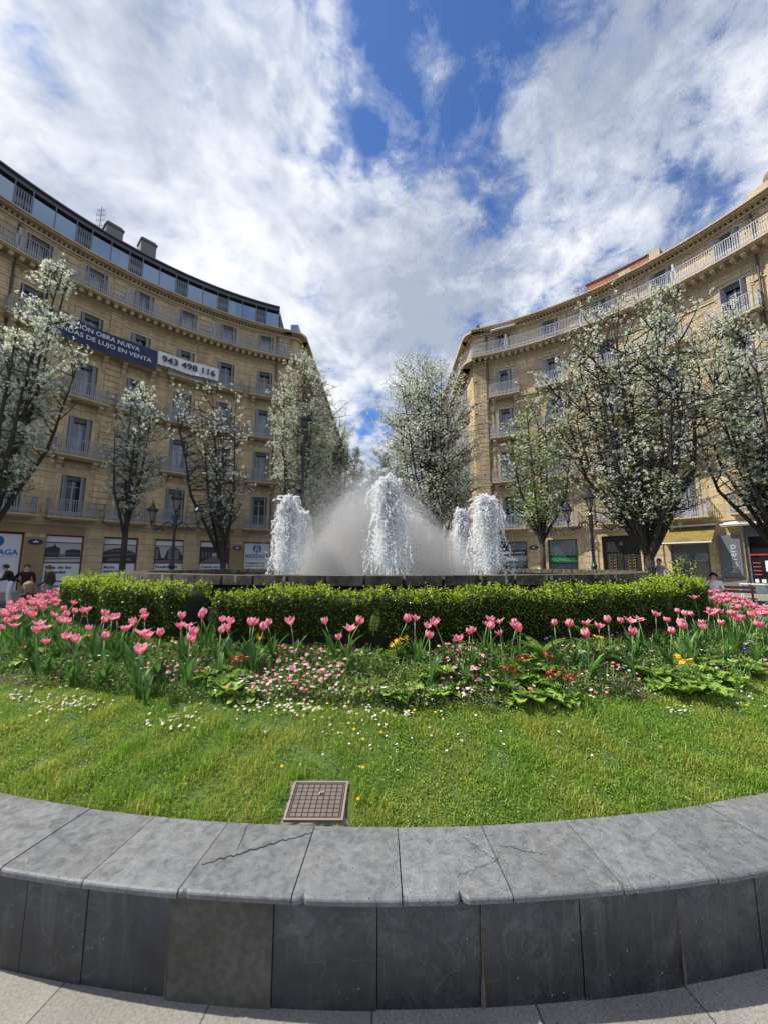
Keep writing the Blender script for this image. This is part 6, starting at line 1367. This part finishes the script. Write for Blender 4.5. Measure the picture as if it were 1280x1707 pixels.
# ------------------------------------------------------------------ people
def person(label, loc, rot, J, cols, hair=(.03, .02, .015), hairstyle='short', extra=None, hs=1.0, cap=False):
    """J: joints dict (metres, figure faces -Y); cols: (top, bottom, shoe)"""
    o = thing('person', label, 'person', loc, rot)
    D = dict(pel=(0, 0, .95), wst=(0, 0, 1.10), chs=(0, 0, 1.35), nek=(0, -.01, 1.50), hed=(0, -.03, 1.62), top=(0, -.03, 1.74))
    for s, k in ((-1, 'r'), (1, 'l')): D.update({'sh'+k: (s*.19, 0, 1.43), 'el'+k: (s*.25, .03, 1.15), 'wr'+k: (s*.26, -.06, .92), 'hp'+k: (s*.10, 0, .90), 'kn'+k: (s*.11, -.03, .50), 'an'+k: (s*.11, .02, .09), 'to'+k: (s*.12, -.14, .03)})
    D.update(J)
    for s, k in ((-1, 'r'), (1, 'l')):
        w = Vector(D['wr'+k]); e = Vector(D['el'+k]); dv = (w-e).normalized(); D['ha'+k] = tuple(w+dv*.07); h = Vector(D['ha'+k]); sd_ = dv.cross(Vector((0, 1, .2))).normalized()
        for q in range(4): off = (q-1.5)*.019; b = h+sd_*off+dv*.01; D['f%d%s' % (q, k)] = tuple(b+dv*(.05-.006*abs(q-1.2))+Vector((0, -.012, 0)))
        D['th'+k] = tuple(w+dv*.05+sd_*.045*(-s))
    rad_ = dict(pel=.135, wst=.125, chs=.145, nek=.055, hed=.088, top=.07)
    for k in 'rl': rad_.update({'sh'+k: .075, 'el'+k: .047, 'wr'+k: .032, 'ha'+k: .036, 'hp'+k: .098, 'kn'+k: .062, 'an'+k: .045, 'to'+k: .04, 'th'+k: .011, **{'f%d%s' % (q, k): .009 for q in range(4)}})
    E = [('pel', 'wst'), ('wst', 'chs'), ('chs', 'nek'), ('nek', 'hed'), ('hed', 'top')]
    for k in 'rl': E += [('chs', 'sh'+k), ('sh'+k, 'el'+k), ('el'+k, 'wr'+k), ('wr'+k, 'ha'+k), ('pel', 'hp'+k), ('hp'+k, 'kn'+k), ('kn'+k, 'an'+k), ('an'+k, 'to'+k), ('wr'+k, 'th'+k)]+[('ha'+k, 'f%d%s' % (q, k)) for q in range(4)]
    names = list(D); me = bpy.data.meshes.new('b'); me.from_pydata([D[n] for n in names], [(names.index(a), names.index(b)) for a, b in E], [])
    t = bpy.data.objects.new('b', me); C.objects.link(t); t.modifiers.new('s', 'SKIN'); t.modifiers.new('u', 'SUBSURF').levels = 1
    for i, n in enumerate(names): me.skin_vertices[0].data[i].radius = (rad_[n], rad_[n]*(.78 if n in ('pel', 'wst', 'chs') else 1)); me.skin_vertices[0].data[i].use_root = (n == 'pel')
    dg = bpy.context.evaluated_depsgraph_get(); bm_ = bpy.data.meshes.new_from_object(t.evaluated_get(dg)); bpy.data.objects.remove(t)
    seg = [(Vector(D[a]), Vector(D[b]), a, b) for a, b in E]
    for m in (SKIN, *cols): bm_.materials.append(m)
    for p in bm_.polygons:
        c = p.center; best = min(seg, key=lambda q: (c-(q[0].lerp(q[1], max(0, min(1, (c-q[0]).dot(q[1]-q[0])/max(1e-6, (q[1]-q[0]).length_squared)))))).length)
        a, b = best[2], best[3]
        p.material_index = 0 if (a in ('nek', 'hed') or a[:2] in ('wr', 'ha') or (cap == 'short' and a[:2] == 'el')) else (3 if a[:2] == 'an' else (2 if a[:2] in ('hp', 'kn') or (a == 'pel' and b[:2] == 'hp') else 1)); p.use_smooth = True
    bm_.name = 'body'; link('body', bm_, o)
    hd = Vector(D['hed']); hm = MB(); tp = Vector(D['top']); ax = (tp-hd).normalized(); fw = Vector((0, -1, 0))
    # face: nose, eyes, ears, mouth
    fc = MB(); c = hd+ax*.01; fc.lathe([(.004, 0), (.015, .012), (.008, .04)], 6, tuple(c+fw*.088-ax*.012)); put(fc, 'nose', SKIN, o, smooth=True)
    ey = MB()
    for s in (-1, 1): ey.box(*(lambda q: (q.x-.012, q.x+.012, q.y-.004, q.y+.004, q.z-.006, q.z+.006))(c+fw*.083+Vector((s*.034, 0, .022)))) 
    ey.box(*(lambda q: (q.x-.02, q.x+.02, q.y-.004, q.y+.004, q.z-.004, q.z+.004))(c+fw*.086-ax*.042)); put(ey, 'eyes_and_mouth', mat('dark_facial_features', (.10, .04, .035), .5), o)
    ea = MB()
    for s in (-1, 1): ea.lathe([(.006, -.02), (.016, 0), (.006, .022)], 6, tuple(c+Vector((s*.09, .01, 0))))
    put(ea, 'ears', SKIN, o, smooth=True)
    n1, n2 = 14, 9; V = []; long_ = hairstyle == 'long'; rgh = random.Random(int(loc[0]*100))
    for j in range(n2+1):
        for i in range(n1):
            ph = 2*pi*i/n1; thv = (pi*.5+(.9 if long_ else .25))*j/n2; fr_ = max(0, -sin(ph)); thv *= (1-.45*fr_)
            rr = .106*hs*(1+rgh.uniform(-.07, .07)); V.append(tuple(c+Vector((rr*sin(thv)*cos(ph)*.95, rr*sin(thv)*sin(ph)*1.05+.015, rr*cos(thv)*1.08+.035-(.06*max(0, j-6) if long_ and sin(ph) > -.3 else 0)))))
    hm.poly(V, [(j*n1+i, j*n1+(i+1) % n1, (j+1)*n1+(i+1) % n1, (j+1)*n1+i) for j in range(n2) for i in range(n1)]); put(hm, 'hair', mat('hair_%.2f_%.2f' % hair[:2], hair, .7), o, smooth=True)
    if extra: extra(o)
    return o
M_ = lambda n, c: mat(n, c, .85)
black_c, maroon, khaki, olive, jeans, whitec, shoe = M_('black_cloth', (.012, .012, .016)), M_('maroon_sweater', (.035, .006, .012)), M_('beige_trousers', (.30, .25, .18)), M_('olive_jacket', (.055, .05, .03)), M_('blue_grey_jeans', (.16, .18, .22)), M_('white_cloth', (.75, .75, .76)), M_('dark_shoe', (.02, .02, .02))
def bag(o):
    m = MB(); m.lathe([(.03, -.16), (.16, -.12), (.20, 0), (.17, .10), (.05, .16)], 10, (.02, -.36, 1.16)); b = link('carrier_bag', m.mesh('carrier_bag', whitec, True), None, o.matrix_world.translation, None, None, 'white carrier bag held by the man in a dark cap', 'bag'); b.location = o.location; b.rotation_euler = o.rotation_euler
x, y, _ = at(28, 950, 14.6)
person('man in a dark cap and black jacket bending over a white bag', (x-.15, y, 0), radians(-60), dict(chs=(0, -.10, 1.27), nek=(0, -.17, 1.38), hed=(0, -.22, 1.48), top=(0, -.24, 1.58), shr=(-.19, -.1, 1.33), shl=(.19, -.1, 1.33), elr=(-.24, -.17, 1.08), ell=(.24, -.17, 1.08), wrr=(-.12, -.38, 1.10), wrl=(.12, -.38, 1.10)), (black_c, whitec, shoe), (.015, .015, .02), extra=bag)
x, y, _ = at(43, 950, 14.9)
person('man in a maroon sweater and beige trousers standing behind the bending man', (x+.05, y, -.12), radians(30), dict(elr=(-.36, .05, 1.20), wrr=(-.18, .12, 1.10), hed=(0, -.03, 1.60), top=(0, -.03, 1.71)), (maroon, khaki, shoe))
x, y, _ = at(84, 950, 14.9)
person('person in an olive jacket walking to the left past the poster reading Una de las', (x, y, -.15), radians(-80), dict(hed=(0, -.07, 1.60), nek=(0, -.03, 1.49), anr=(-.10, -.25, .09), tor=(-.1, -.4, .05), knr=(-.1, -.2, .5), anl=(.1, .28, .12), tol=(.1, .16, .04), knl=(.1, .05, .5), wrl=(.26, -.22, .98)), (olive, khaki, shoe), (.12, .06, .03))
sit = dict(pel=(0, 0, .50), wst=(0, .0, .66), chs=(0, -.02, .90), nek=(0, -.04, 1.05), hed=(0, -.07, 1.15), top=(0, -.08, 1.26), shr=(-.18, -.02, .98), shl=(.18, -.02, .98), elr=(-.24, -.06, .74), ell=(.24, -.06, .74), wrr=(-.12, -.28, .66), wrl=(.12, -.28, .66), hpr=(-.10, -.05, .50), hpl=(.10, -.05, .50), knr=(-.13, -.44, .50), knl=(.13, -.44, .50), anr=(-.12, -.46, .09), anl=(.12, -.46, .09), tor=(-.12, -.62, .03), tol=(.12, -.62, .03))
p = GP(-92, 7.93, -.09); x, y, _ = at(8, 985, 8.7)
th_ = degrees(atan2(x-GC[0], GC[1]-y)); p = GP(th_, 7.95, -.06)
person('long haired blonde person in black sitting on the garden wall at the far left', p, radians(90-th_*0)-radians(180), dict(sit), (black_c, black_c, shoe), (.20, .13, .065), 'long', hs=.98)
p2 = GP(th_-24, 7.95, -.10); person('dark haired person sitting low behind the left tulips', p2, radians(-70), dict(sit), (maroon, jeans, shoe), (.05, .035, .03)); p2 = GP(th_-28, 7.95, -.12); person('fair haired person sitting low beside the olive jacketed walker', p2, radians(-65), dict(sit), (black_c, jeans, shoe), (.30, .24, .16), 'long')
sit2 = dict(sit); sit2.update(elr=(-.26, -.18, .82), wrr=(-.08, -.26, 1.02), hed=(0, -.06, 1.16), top=(0, -.05, 1.27), knl=(.05, -.45, .58), anl=(-.18, -.62, .42), tol=(-.25, -.75, .38))
person('dark haired woman in a white top sitting on the red brown bench', (bx_-.02, by_-.04, 0), radians(-42), sit2, (whitec, M_('pale_grey_green_trousers', (.38, .42, .38)), shoe), (.015, .008, .007), 'short', hs=1.28, cap='short')
x, y, _ = at(1100, 950, 17.0); person('person in a pale lilac top walking behind the right end of the hedge', (x, y, .12), radians(-70), {}, (M_('lilac_top', (.42, .36, .48)), jeans, shoe), (.10, .05, .03))
x, y, _ = at(902, 950, 19.5); person('dark haired woman in a white top walking past the wall between the shopfronts', (x, y, .0), radians(-75), dict(knr=(-.1, -.15, .5), anr=(-.1, -.2, .09), tor=(-.1, -.35, .04)), (whitec, black_c, shoe), (.012, .008, .008), 'long', cap='short')
